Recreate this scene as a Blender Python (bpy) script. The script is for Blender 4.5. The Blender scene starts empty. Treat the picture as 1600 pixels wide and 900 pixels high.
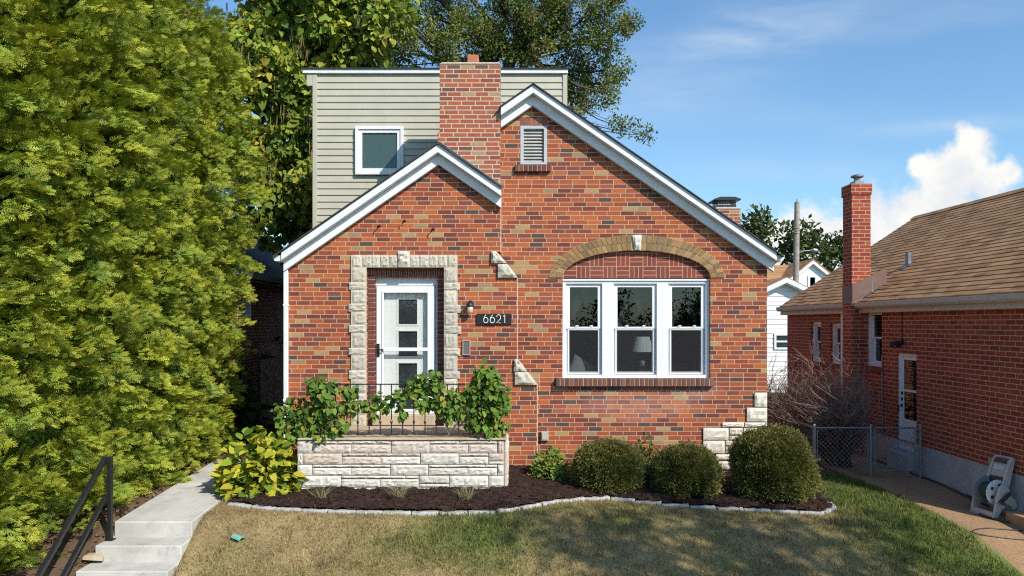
import bpy, bmesh, math, random
import numpy as np
from mathutils import Vector, Matrix, Euler
from mathutils.geometry import tessellate_polygon

random.seed(7)
RNG = np.random.default_rng(7)
SC = bpy.context.scene
COL = SC.collection
R = math.radians

# ---------------------------------------------------------------- camera, sky, sun, exposure
F, CX, HY, D0, EYE = 1200.0, 790.0, 505.0, 11.47, 2.15
cam = bpy.data.cameras.new('camera')
cam.sensor_width = 36.0
cam.lens = 36.0 * F / 1600
cam.shift_x = (800 - CX) / 1600
cam.shift_y = (HY - 450) / 1600
cam.clip_end = 3000
camo = bpy.data.objects.new('camera', cam)
COL.objects.link(camo)
camo.location = (0, -D0, EYE)
camo.rotation_euler = (R(90), 0, 0)
SC.camera = camo

SUN = Vector((0.86, -1.0, 1.06)).normalized()
SUN_EL = math.asin(SUN.z)
SUN_AZ = math.atan2(SUN.x, SUN.y)
sl = bpy.data.lights.new('sun', 'SUN')
sl.energy = 4.8
sl.angle = R(0.5)
sl.color = (1.0, 0.93, 0.82)
so = bpy.data.objects.new('sun', sl)
COL.objects.link(so)
so.rotation_euler = SUN.to_track_quat('Z', 'Y').to_euler()
so.location = (20, -20, 30)

SC.view_settings.view_transform = 'Standard'
SC.view_settings.look = 'None'
SC.view_settings.exposure = 0.24
SC.view_settings.gamma = 1.0
SC.view_settings.use_curve_mapping = False
SC.cycles.max_bounces = 8
SC.cycles.transparent_max_bounces = 12
SC.cycles.use_denoising = False
SC.cycles.filter_width = 1.15
SC.cycles.sample_clamp_indirect = 4.0


class NT:
    """small helper for writing node trees"""
    def __init__(s, tree):
        s.t = tree
        s.n = tree.nodes
        s.l = tree.links

    def node(s, kind, **kw):
        nd = s.n.new(kind)
        for k, v in kw.items():
            setattr(nd, k, v)
        return nd

    def put(s, sock, v):
        if hasattr(v, 'node') and hasattr(v, 'is_output'):
            s.l.new(v, sock)
        elif isinstance(v, (tuple, list)):
            v = tuple(v)
            if sock.type == 'RGBA' and len(v) == 3:
                v = v + (1.0,)
            sock.default_value = v
        else:
            sock.default_value = v

    def m(s, op, a, b=0.0, c=0.0, clamp=False):
        nd = s.node('ShaderNodeMath', operation=op, use_clamp=clamp)
        s.put(nd.inputs[0], a)
        s.put(nd.inputs[1], b)
        if len(nd.inputs) > 2:
            s.put(nd.inputs[2], c)
        return nd.outputs[0]

    def vm(s, op, a, b=(0, 0, 0)):
        nd = s.node('ShaderNodeVectorMath', operation=op)
        s.put(nd.inputs[0], a)
        if op == 'SCALE':
            s.put(nd.inputs[3], b)
        else:
            s.put(nd.inputs[1], b)
        return nd.outputs[0]

    def mix(s, f, a, b, blend='MIX'):
        nd = s.node('ShaderNodeMix', data_type='RGBA', blend_type=blend)
        s.put(nd.inputs[0], f)
        s.put(nd.inputs[6], a)
        s.put(nd.inputs[7], b)
        return nd.outputs[2]

    def noise(s, vec, scale, detail=3.0, rough=0.55, dist=0.0):
        nd = s.node('ShaderNodeTexNoise')
        if vec is not None:
            s.put(nd.inputs['Vector'], vec)
        s.put(nd.inputs['Scale'], scale)
        s.put(nd.inputs['Detail'], detail)
        s.put(nd.inputs['Roughness'], rough)
        s.put(nd.inputs['Distortion'], dist)
        return nd.outputs['Fac']

    def smooth(s, v, lo, hi):
        nd = s.node('ShaderNodeMapRange', interpolation_type='SMOOTHSTEP')
        s.put(nd.inputs[0], v)
        s.put(nd.inputs[1], lo)
        s.put(nd.inputs[2], hi)
        return nd.outputs[0]

    def ramp(s, f, stops, interp='LINEAR'):
        nd = s.node('ShaderNodeValToRGB')
        cr = nd.color_ramp
        cr.interpolation = interp
        while len(cr.elements) < len(stops):
            cr.elements.new(0.5)
        for e, (p, c) in zip(cr.elements, stops):
            e.position = p
            e.color = tuple(c) + (1.0,) if len(c) == 3 else c
        s.put(nd.inputs[0], f)
        return nd.outputs[0]

    def xyz(s, v):
        nd = s.node('ShaderNodeSeparateXYZ')
        s.put(nd.inputs[0], v)
        return nd.outputs[0], nd.outputs[1], nd.outputs[2]

    def cxyz(s, x, y, z):
        nd = s.node('ShaderNodeCombineXYZ')
        s.put(nd.inputs[0], x)
        s.put(nd.inputs[1], y)
        s.put(nd.inputs[2], z)
        return nd.outputs[0]


# ---- world: clear sky with thin cirrus and a cumulus bank low in the north east
wd = bpy.data.worlds.new('World')
SC.world = wd
wd.use_nodes = True
w = NT(wd.node_tree)
w.n.clear()
sky = w.node('ShaderNodeTexSky', sky_type='NISHITA')
sky.sun_disc = False
sky.sun_elevation = SUN_EL
sky.sun_rotation = SUN_AZ
sky.air_density = 1.0
sky.dust_density = 0.5
sky.ozone_density = 2.0
tc = w.node('ShaderNodeTexCoord')
gx, gy, gz_ = w.xyz(tc.outputs['Generated'])
gy_s = w.m('MAXIMUM', gy, 0.05)
U = w.m('DIVIDE', gx, gy_s)
V = w.m('DIVIDE', gz_, gy_s)
uv = w.cxyz(U, V, 0.0)
n_big = w.noise(uv, 9.0, 6.0, 0.6)
n_fine = w.noise(uv, 30.0, 5.0, 0.6)
blobs = [(1512, 258, 66), (1470, 292, 74), (1545, 284, 50), (1440, 340, 90), (1360, 365, 90), (1290, 385, 92), (1490, 350, 80),
         (1230, 392, 84), (1170, 402, 80), (1105, 420, 80), (1515, 222, 38), (1437, 262, 30), (1575, 272, 34)]
field = None
for (bx_, by_, br_) in blobs:
    du = w.m('SUBTRACT', U, (bx_ - CX) / F)
    dv = w.m('SUBTRACT', V, (HY - by_) / F)
    br_ *= 0.86
    d = w.m('SQRT', w.m('ADD', w.m('MULTIPLY', du, du), w.m('MULTIPLY', dv, dv)))
    f = w.m('SUBTRACT', 1.0, w.m('DIVIDE', d, br_ / F))
    field = f if field is None else w.m('MAXIMUM', field, f)
fld = w.m('ADD', field, w.m('MULTIPLY', w.m('SUBTRACT', n_big, 0.5), 0.9))
fld = w.m('ADD', fld, w.m('MULTIPLY', w.m('SUBTRACT', n_fine, 0.5), 1.15))
cum = w.smooth(fld, -0.02, 0.56)
front = w.smooth(gy, 0.06, 0.2)
cum = w.m('MULTIPLY', cum, front)
# cirrus: long soft streaks
rot = w.node('ShaderNodeMapping')
rot.inputs['Rotation'].default_value = (0, 0, R(-14))
rot.inputs['Scale'].default_value = (1.0, 5.2, 1.0)
w.l.new(uv, rot.inputs['Vector'])
c1 = w.noise(rot.outputs[0], 2.4, 5.0, 0.52, 0.35)
cir = w.m('MULTIPLY', w.smooth(c1, 0.42, 0.80), 0.20)
strk = None
sn_ = w.noise(rot.outputs[0], 7.0, 6.0, 0.6, 0.4)
for (sx0, sy0, sl0, sw0, sa0, am0) in ((1170, 62, 290, 46, 15, .62), (1060, 140, 210, 50, 12, .34), (1490, 197, 190, 15, 5, .55), (1250, 268, 190, 20, 1, .42), (1400, 40, 260, 34, 9, .22), (1080, 330, 200, 26, 4, .25)):
    ca, sa = math.cos(R(sa0)), math.sin(R(sa0))
    du = w.m('SUBTRACT', U, (sx0 - CX) / F)
    dv = w.m('SUBTRACT', V, (HY - sy0) / F)
    pu = w.m('DIVIDE', w.m('ADD', w.m('MULTIPLY', du, ca), w.m('MULTIPLY', dv, sa)), sl0 / F)
    pv_ = w.m('DIVIDE', w.m('SUBTRACT', w.m('MULTIPLY', dv, ca), w.m('MULTIPLY', du, sa)), sw0 / F)
    pv_ = w.m('ADD', pv_, w.m('MULTIPLY', w.m('SUBTRACT', n_big, 0.5), 1.2))
    q_ = w.m('ADD', w.m('MULTIPLY', pu, pu), w.m('MULTIPLY', pv_, pv_))
    g_k = w.m('MULTIPLY', w.m('EXPONENT', w.m('MULTIPLY', q_, -1.6)), am0)
    strk = g_k if strk is None else w.m('MAXIMUM', strk, g_k)
cir = w.m('ADD', cir, w.m('MULTIPLY', strk, w.smooth(sn_, 0.2, 0.75)))
cir = w.m('MULTIPLY', cir, front)
low = w.smooth(V, 0.55, 0.0)
skyb = w.mix(1.0, sky.outputs[0], (0.71, 0.95, 1.06), 'MULTIPLY')
skyc = w.mix(w.m('ADD', w.m('MULTIPLY', cir, 0.8), w.m('MULTIPLY', low, 0.08)), skyb, (3.7, 4.4, 5.3))
cl_shade = w.noise(uv, 16.0, 4.0, 0.6)
cumc = w.mix(w.smooth(cl_shade, 0.3, 0.7), (4.7, 4.85, 5.1), (5.9, 5.8, 5.5))
skyc = w.mix(cum, skyc, cumc)
bg = w.node('ShaderNodeBackground')
w.l.new(skyc, bg.inputs[0])
bg.inputs[1].default_value = 0.148
ow = w.node('ShaderNodeOutputWorld')
w.l.new(bg.outputs[0], ow.inputs[0])

# ---------------------------------------------------------------- place helpers
def wx(px, y):
    """world x of photo column px on the vertical plane at depth y"""
    return (px - CX) * (D0 + y) / F

def wz(py, y):
    return EYE + (HY - py) * (D0 + y) / F

def sst(a, b, x):
    t = np.clip((x - a) / (b - a), 0, 1)
    return t * t * (3 - 2 * t)

def gz(x, y):
    """terrain height"""
    d = -np.asarray(y, float)
    x = np.asarray(x, float)
    z = -0.05 * np.clip(d, 0, 2.4)
    z = z - (0.27 + 0.27 * np.clip(1.7 - np.abs(x + 4.1), 0, 1)) * np.clip(d - 2.4, 0, 2.6)
    z = z - 0.034 * np.clip(x, 0, 5.5)
    z = z - 0.02 * np.clip(-x - 4.6, 0, 2) - 0.05 * sst(5.0, 6.2, x)
    return z

def gpt(px, py):
    """where the photo ray px,py meets the terrain"""
    lo, hi = 3.0, 60.0
    for _ in range(60):
        D = (lo + hi) / 2
        y = D - D0
        if wz(py, y) > gz(wx(px, y), y):
            lo = D
        else:
            hi = D
    y = (lo + hi) / 2 - D0
    return wx(px, y), y

def vnoise(x, y, seed=0):
    """value noise 0..1 for arrays"""
    r = np.random.default_rng(seed)
    tab = r.random((64, 64))
    xi = np.floor(x).astype(int)
    yi = np.floor(y).astype(int)
    fx = x - xi
    fy = y - yi
    fx = fx * fx * (3 - 2 * fx)
    fy = fy * fy * (3 - 2 * fy)
    a = tab[xi % 64, yi % 64]
    b = tab[(xi + 1) % 64, yi % 64]
    c = tab[xi % 64, (yi + 1) % 64]
    d = tab[(xi + 1) % 64, (yi + 1) % 64]
    return (a * (1 - fx) + b * fx) * (1 - fy) + (c * (1 - fx) + d * fx) * fy

def fbm(x, y, seed=0, o=4):
    t = 0
    a = 0.5
    n = 0
    for i in range(o):
        t = t + a * vnoise(x * 2 ** i + 7.3 * i, y * 2 ** i + 3.1 * i, seed + i)
        n += a
        a *= 0.5
    return t / n

# ---------------------------------------------------------------- materials
def new_mat(name):
    m = bpy.data.materials.new(name)
    m.use_nodes = True
    t = NT(m.node_tree)
    t.n.clear()
    out = t.node('ShaderNodeOutputMaterial')
    b = t.node('ShaderNodeBsdfPrincipled')
    t.l.new(b.outputs[0], out.inputs[0])
    return m, t, b, out

def bump(t, b, h, strength=0.3, dist=0.01):
    bp = t.node('ShaderNodeBump')
    bp.inputs['Strength'].default_value = strength
    bp.inputs['Distance'].default_value = dist
    t.l.new(h, bp.inputs['Height'])
    t.l.new(bp.outputs[0], b.inputs['Normal'])

def plain(name, col, rough=0.6, metal=0.0, var=0.12, scale=8.0, bmp=0.0, spec=0.5, bscale=60.0, dirt=0.0):
    m, t, b, out = new_mat(name)
    tc = t.node('ShaderNodeTexCoord')
    n = t.noise(tc.outputs['Object'], scale, 4.0, 0.6)
    lo = tuple(c * (1 - var) for c in col)
    hi = tuple(min(1, c * (1 + var)) for c in col)
    c = t.mix(t.smooth(n, 0.3, 0.7), lo, hi)
    if dirt:
        dn = t.noise(tc.outputs['Object'], 6.0, 7.0, 0.72, 0.4)
        c = t.mix(t.m('MULTIPLY', t.smooth(dn, 0.52, 0.70), dirt), c, tuple(q * 0.55 for q in col))
    t.l.new(c, b.inputs['Base Color'])
    b.inputs['Roughness'].default_value = rough
    b.inputs['Metallic'].default_value = metal
    b.inputs['Specular IOR Level'].default_value = spec
    if bmp:
        bump(t, b, t.noise(tc.outputs['Object'], bscale, 4.0, 0.6), bmp, 0.006)
    return m

def attr_mat(name, rough=0.8, var=0.2, scale=30.0, bmp=0.3, bscale=90.0, transl=0.0, spec=0.3, sat=1.0):
    """base colour from the mesh's own colour attribute"""
    m, t, b, out = new_mat(name)
    at = t.node('ShaderNodeAttribute', attribute_name='Col')
    tc = t.node('ShaderNodeTexCoord')
    c = at.outputs['Color']
    if var:
        n = t.noise(tc.outputs['Object'], scale, 4.0, 0.6)
        k = t.m('ADD', 1 - var, t.m('MULTIPLY', n, 2 * var))
        c = t.vm('SCALE', c, k)
    t.put(b.inputs['Base Color'], c)
    b.inputs['Roughness'].default_value = rough
    b.inputs['Specular IOR Level'].default_value = spec
    if bmp:
        bump(t, b, t.noise(tc.outputs['Object'], bscale, 4.0, 0.6), bmp, 0.006)
    if transl:
        tr = t.node('ShaderNodeBsdfTranslucent')
        c2 = t.mix(1.0, c, (1.0, 1.0, 0.45), 'MULTIPLY')
        t.put(tr.inputs[0], c2)
        mx = t.node('ShaderNodeMixShader')
        mx.inputs[0].default_value = transl
        t.l.new(b.outputs[0], mx.inputs[1])
        t.l.new(tr.outputs[0], mx.inputs[2])
        t.l.new(mx.outputs[0], out.inputs[0])
    return m

def brick_mat(name, stops, mortar, bw=0.2030, rh=0.0671, ms=0.0050, stain=None, rowjit=0.6):
    m, t, b, out = new_mat(name)
    tc = t.node('ShaderNodeTexCoord')
    x, y, z = t.xyz(tc.outputs['Object'])
    u = t.m('ADD', x, y)
    row = t.m('FLOOR', t.m('DIVIDE', z, rh))
    wn = t.node('ShaderNodeTexWhiteNoise', noise_dimensions='1D')
    t.put(wn.inputs['W'], row)
    u = t.m('ADD', u, t.m('MULTIPLY', wn.outputs['Value'], bw * rowjit))
    wob = t.noise(tc.outputs['Object'], 14.0, 2.0)
    zz = t.m('ADD', z, t.m('MULTIPLY', t.m('SUBTRACT', wob, 0.5), 0.004))
    br = t.node('ShaderNodeTexBrick')
    br.offset = 0.5
    br.inputs['Color1'].default_value = (0, 0, 0, 1)
    br.inputs['Color2'].default_value = (1, 1, 1, 1)
    br.inputs['Mortar'].default_value = (0, 0, 0, 1)
    br.inputs['Scale'].default_value = 1.0
    br.inputs['Mortar Size'].default_value = ms
    br.inputs['Mortar Smooth'].default_value = 0.15
    br.inputs['Bias'].default_value = 0.0
    br.inputs['Brick Width'].default_value = bw
    br.inputs['Row Height'].default_value = rh
    t.put(br.inputs['Vector'], t.cxyz(u, zz, 0.0))
    c = t.ramp(br.outputs['Color'], stops, 'CONSTANT')
    n = t.noise(tc.outputs['Object'], 22.0, 5.0, 0.65)
    k = t.m('ADD', 0.76, t.m('MULTIPLY', n, 0.48))
    c = t.vm('SCALE', c, k)
    big = t.noise(tc.outputs['Object'], 0.9, 3.0)
    c = t.vm('SCALE', c, t.m('ADD', 0.84, t.m('MULTIPLY', big, 0.32)))
    mn = t.noise(tc.outputs['Object'], 40.0, 3.0)
    mc = t.vm('SCALE', mortar, t.m('ADD', 0.7, t.m('MULTIPLY', mn, 0.6)))
    c = t.mix(br.outputs['Fac'], c, mc)
    if stain:
        for (sx, sz, rx, rz, amt, colr) in stain:
            dx = t.m('DIVIDE', t.m('SUBTRACT', x, sx), rx)
            dz = t.m('DIVIDE', t.m('SUBTRACT', z, sz), rz)
            d = t.m('ADD', t.m('MULTIPLY', dx, dx), t.m('MULTIPLY', dz, dz))
            sn = t.noise(tc.outputs['Object'], 5.0, 5.0, 0.7)
            f = t.m('MULTIPLY', t.smooth(t.m('ADD', d, t.m('MULTIPLY', sn, 1.6)), 1.6, 0.5), amt)
            c = t.mix(f, c, colr)
    t.put(b.inputs['Base Color'], c)
    b.inputs['Roughness'].default_value = 0.82
    b.inputs['Specular IOR Level'].default_value = 0.25
    h = t.m('ADD', t.m('MULTIPLY', t.m('SUBTRACT', 1.0, br.outputs['Fac']), 1.0), t.m('MULTIPLY', n, 0.5))
    bump(t, b, h, 0.55, 0.006)
    return m

def glass_mat(name, tint=(0.82, 0.86, 0.88), refl=0.04, screen=None):
    m, t, b, out = new_mat(name)
    t.n.remove(b)
    tr = t.node('ShaderNodeBsdfTransparent')
    tr.inputs[0].default_value = tint + (1,)
    base = tr.outputs[0]
    if screen:
        df = t.node('ShaderNodeBsdfDiffuse')
        df.inputs[0].default_value = screen[1] + (1,)
        ms = t.node('ShaderNodeMixShader')
        ms.inputs[0].default_value = screen[0]
        t.l.new(base, ms.inputs[1])
        t.l.new(df.outputs[0], ms.inputs[2])
        t.l.new(ms.outputs[0], out.inputs[0])
        return m
    gl = t.node('ShaderNodeBsdfGlossy')
    gl.inputs['Roughness'].default_value = 0.01
    lw = t.node('ShaderNodeLayerWeight')
    lw.inputs[0].default_value = 0.5
    fr = t.m('ADD', 0.04, t.m('MULTIPLY', t.m('POWER', lw.outputs['Facing'], 5.0), 0.96))
    mx = t.node('ShaderNodeMixShader')
    t.put(mx.inputs[0], t.m('ADD', fr, refl, clamp=True))
    t.l.new(base, mx.inputs[1])
    t.l.new(gl.outputs[0], mx.inputs[2])
    t.l.new(mx.outputs[0], out.inputs[0])
    return m

# albedos
RED = (0.33, 0.084, 0.034)
RED2 = (0.395, 0.110, 0.039)
RED3 = (0.255, 0.058, 0.030)
MAR = (0.150, 0.042, 0.032)
DRK = (0.085, 0.055, 0.050)
TAN = (0.36, 0.235, 0.108)
M = {}
M['brick'] = brick_mat('house_brick', [(0.0, RED), (0.17, RED3), (0.33, RED2), (0.46, MAR), (0.56, RED), (0.70, (0.30, 0.078, 0.042)),
                                       (0.77, (0.19, 0.058, 0.042)), (0.875, DRK), (0.915, TAN), (0.965, (0.29, 0.19, 0.10))], (0.48, 0.36, 0.24),
                       stain=[(1.95, 0.95, 1.5, 0.38, 0.17, (0.62, 0.5, 0.46)), (2.9, 1.15, 0.5, 0.2, 0.2, (0.6, 0.5, 0.46))])
M['brick_chimney'] = brick_mat('chimney_brick', [(0.0, (0.30, 0.09, 0.055)), (0.25, (0.36, 0.10, 0.05)), (0.45, (0.22, 0.07, 0.05)), (0.62, (0.30, 0.11, 0.07)),
                                                 (0.8, (0.13, 0.075, 0.06)), (0.9, (0.35, 0.24, 0.14))], (0.52, 0.40, 0.29), bw=0.205, ms=0.008)
M['brick_n'] = brick_mat('neighbour_brick', [(0.0, (0.31, 0.058, 0.028)), (0.3, (0.27, 0.048, 0.024)), (0.55, (0.35, 0.068, 0.032)), (0.8, (0.24, 0.043, 0.024)),
                                             (0.985, (0.06, 0.04, 0.04))], (0.46, 0.33, 0.24), bw=0.21, rh=0.0686, ms=0.0068, rowjit=0.15)
M['brick_attr'] = attr_mat('shaped_brick', 0.82, 0.22, 26.0, 0.4)
M['stone'] = attr_mat('rock_faced_stone', 0.85, 0.16, 14.0, 0.5, 60.0)
M['white'] = plain('white_paint', (0.71, 0.73, 0.75), 0.42, var=0.06, scale=5, dirt=0.22)
M['vinyl'] = plain('white_vinyl', (0.73, 0.74, 0.76), 0.35, var=0.02, scale=3)
M['greyblue'] = plain('pale_grey_paint', (0.42, 0.46, 0.49), 0.55, var=0.06)
M['siding'] = plain('sage_vinyl_siding', (0.44, 0.422, 0.34), 0.5, var=0.05, scale=2.5, bmp=0.05)
M['siding_white'] = plain('white_siding', (0.78, 0.78, 0.78), 0.5, var=0.03)
M['black'] = plain('black_metal', (0.014, 0.014, 0.016), 0.42, var=0.2, scale=20)
M['bronze'] = plain('dark_bronze', (0.05, 0.03, 0.022), 0.4, 0.6)
M['galv'] = plain('galvanised_steel', (0.24, 0.25, 0.26), 0.5, 0.6, var=0.15, scale=12)
M['concrete'] = plain('pale_concrete', (0.47, 0.455, 0.42), 0.88, var=0.15, scale=2.2, bmp=0.35, bscale=80, dirt=0.5)
M['concrete_tan'] = plain('tan_concrete', (0.42, 0.33, 0.23), 0.85, var=0.14, scale=5.0, bmp=0.2)
M['found'] = plain('painted_foundation', (0.40, 0.39, 0.40), 0.8, var=0.16, scale=2.5, bmp=0.2, bscale=25)
M['edging'] = plain('edging_concrete', (0.40, 0.385, 0.365), 0.85, var=0.14, scale=9, bmp=0.35, dirt=0.6)
M['terracotta'] = plain('terracotta', (0.42, 0.14, 0.08), 0.75, var=0.1)
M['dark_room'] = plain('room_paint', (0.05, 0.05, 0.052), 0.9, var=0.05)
M['bark'] = plain('bark', (0.085, 0.062, 0.045), 0.9, var=0.35, scale=14, bmp=0.6, bscale=30)
M['twig'] = attr_mat('twig_bark', 0.85, 0.2, 30, 0.0)
M['wood_dark'] = plain('weathered_board', (0.24, 0.18, 0.13), 0.85, var=0.3, scale=9, bmp=0.3)
M['pole'] = plain('weathered_pole', (0.30, 0.27, 0.23), 0.85, var=0.2, scale=6, bmp=0.3)
M['flash'] = plain('brown_flashing', (0.17, 0.10, 0.08), 0.5, var=0.1)
M['cream'] = plain('cream_gutter', (0.52, 0.47, 0.40), 0.5, var=0.06)
M['glass'] = glass_mat('window_glass', (.80, .84, .86), 0.0)
M['glass_dark'] = glass_mat('dim_glass', (0.45, 0.5, 0.52), 0.05)
M['screen'] = glass_mat('insect_screen', (0.9, 0.9, 0.9), screen=(0.42, (0.05, 0.05, 0.053)))
M['leaf'] = attr_mat('leaf', 0.6, 0.0, bmp=0.0, transl=0.28, spec=0.16)
M['needle'] = attr_mat('evergreen_spray', 0.6, 0.0, bmp=0.0, transl=0.16, spec=0.3)
M['grass'] = attr_mat('grass_blade', 0.7, 0.0, bmp=0.0, transl=0.25, spec=0.2)
M['fabric'] = plain('cushion_cloth', (0.55, 0.52, 0.46), 0.9, var=0.15, scale=40, bmp=0.2)
M['shade_cloth'] = plain('lamp_shade_cloth', (0.75, 0.76, 0.76), 0.9, var=0.03)
M['plastic'] = plain('beige_plastic', (0.47, 0.44, 0.41), 0.5, var=0.06)
M['plastic_dark'] = plain('dark_plastic', (0.035, 0.035, 0.04), 0.4, var=0.1)
M['hose'] = plain('green_rubber', (0.035, 0.055, 0.04), 0.5, var=0.15)

def shingle_mat(name, cols, row=0.14, slope_axis='x', sl_scale=1.2):
    """asphalt shingles: rows across the slope, tabs along it"""
    m, t, b, out = new_mat(name)
    tc = t.node('ShaderNodeTexCoord')
    x, y, z = t.xyz(tc.outputs['Object'])
    up = t.m('MULTIPLY', z, sl_scale)
    along = y if slope_axis == 'x' else x
    br = t.node('ShaderNodeTexBrick')
    br.offset = 0.37
    br.inputs['Color1'].default_value = (0, 0, 0, 1)
    br.inputs['Color2'].default_value = (1, 1, 1, 1)
    br.inputs['Mortar'].default_value = (0.5, 0.5, 0.5, 1)
    br.inputs['Scale'].default_value = 1.0
    br.inputs['Mortar Size'].default_value = 0.002
    br.inputs['Brick Width'].default_value = 0.26
    br.inputs['Row Height'].default_value = row
    t.put(br.inputs['Vector'], t.cxyz(along, up, 0.0))
    n = t.noise(t.cxyz(t.m('MULTIPLY', along, 1.0), t.m('MULTIPLY', up, 6.0), 0.0), 2.2, 4.0, 0.6)
    f = t.m('ADD', t.m('MULTIPLY', br.outputs['Color'], 0.6), t.m('MULTIPLY', n, 0.5))
    c = t.ramp(f, [(0.1, cols[0]), (0.5, cols[1]), (0.95, cols[2])])
    fr = t.m('FRACT', t.m('DIVIDE', up, row))
    g = t.noise(tc.outputs['Object'], 160.0, 2.0)
    c = t.vm('SCALE', c, t.m('ADD', 0.75, t.m('MULTIPLY', g, 0.5)))
    t.put(b.inputs['Base Color'], c)
    b.inputs['Roughness'].default_value = 0.95
    b.inputs['Specular IOR Level'].default_value = 0.15
    h = t.m('ADD', t.m('SUBTRACT', 1.0, fr), t.m('MULTIPLY', g, 0.1))
    bump(t, b, h, 0.45, 0.012)
    return m
M['shingle_dark'] = shingle_mat('charcoal_shingle', [(0.03, 0.03, 0.032), (0.05, 0.048, 0.048), (0.08, 0.076, 0.074)])
M['shingle_brown'] = shingle_mat('brown_shingle', [(0.18, 0.094, 0.047), (0.365, 0.20, 0.10), (0.48, 0.28, 0.138)], sl_scale=1.85)

# tympanum: basket weave of three-brick squares
def basket_mat():
    m, t, b, out = new_mat('basket_weave_brick')
    tc = t.node('ShaderNodeTexCoord')
    x, y, z = t.xyz(tc.outputs['Object'])
    s = 0.199
    cx_ = t.m('DIVIDE', t.m('SUBTRACT', x, 0.868), s)
    cz_ = t.m('DIVIDE', t.m('SUBTRACT', z, 2.806), s)
    ix, iz = t.m('FLOOR', cx_), t.m('FLOOR', cz_)
    fx, fz = t.m('FRACT', cx_), t.m('FRACT', cz_)
    par = t.m('MODULO', t.m('ADD', t.m('ADD', ix, iz), 40.0), 2.0)
    a = t.m('ADD', t.m('MULTIPLY', fx, par), t.m('MULTIPLY', fz, t.m('SUBTRACT', 1.0, par)))
    st = t.m('MULTIPLY', a, 3.0)
    ist, fst = t.m('FLOOR', st), t.m('FRACT', st)
    def edge(v, wdt):
        return t.m('SUBTRACT', 1.0, t.smooth(t.m('MINIMUM', v, t.m('SUBTRACT', 1.0, v)), wdt * 0.6, wdt))
    mo = t.m('MAXIMUM', edge(fst, 0.085), t.m('MAXIMUM', edge(fx, 0.03), edge(fz, 0.03)))
    wn = t.node('ShaderNodeTexWhiteNoise', noise_dimensions='3D')
    t.put(wn.inputs['Vector'], t.cxyz(ix, iz, ist))
    c = t.ramp(wn.outputs['Value'], [(0, (0.20, 0.052, 0.036)), (0.35, (0.25, 0.062, 0.04)), (0.7, (0.17, 0.045, 0.038)), (1, (0.23, 0.08, 0.05))])
    n = t.noise(tc.outputs['Object'], 26.0, 4.0, 0.6)
    c = t.vm('SCALE', c, t.m('ADD', 0.75, t.m('MULTIPLY', n, 0.5)))
    c = t.mix(mo, c, (0.48, 0.33, 0.22))
    t.put(b.inputs['Base Color'], c)
    b.inputs['Roughness'].default_value = 0.82
    b.inputs['Specular IOR Level'].default_value = 0.25
    bump(t, b, t.m('SUBTRACT', 1.0, mo), 0.5, 0.006)
    return m
M['basket'] = basket_mat()

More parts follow.
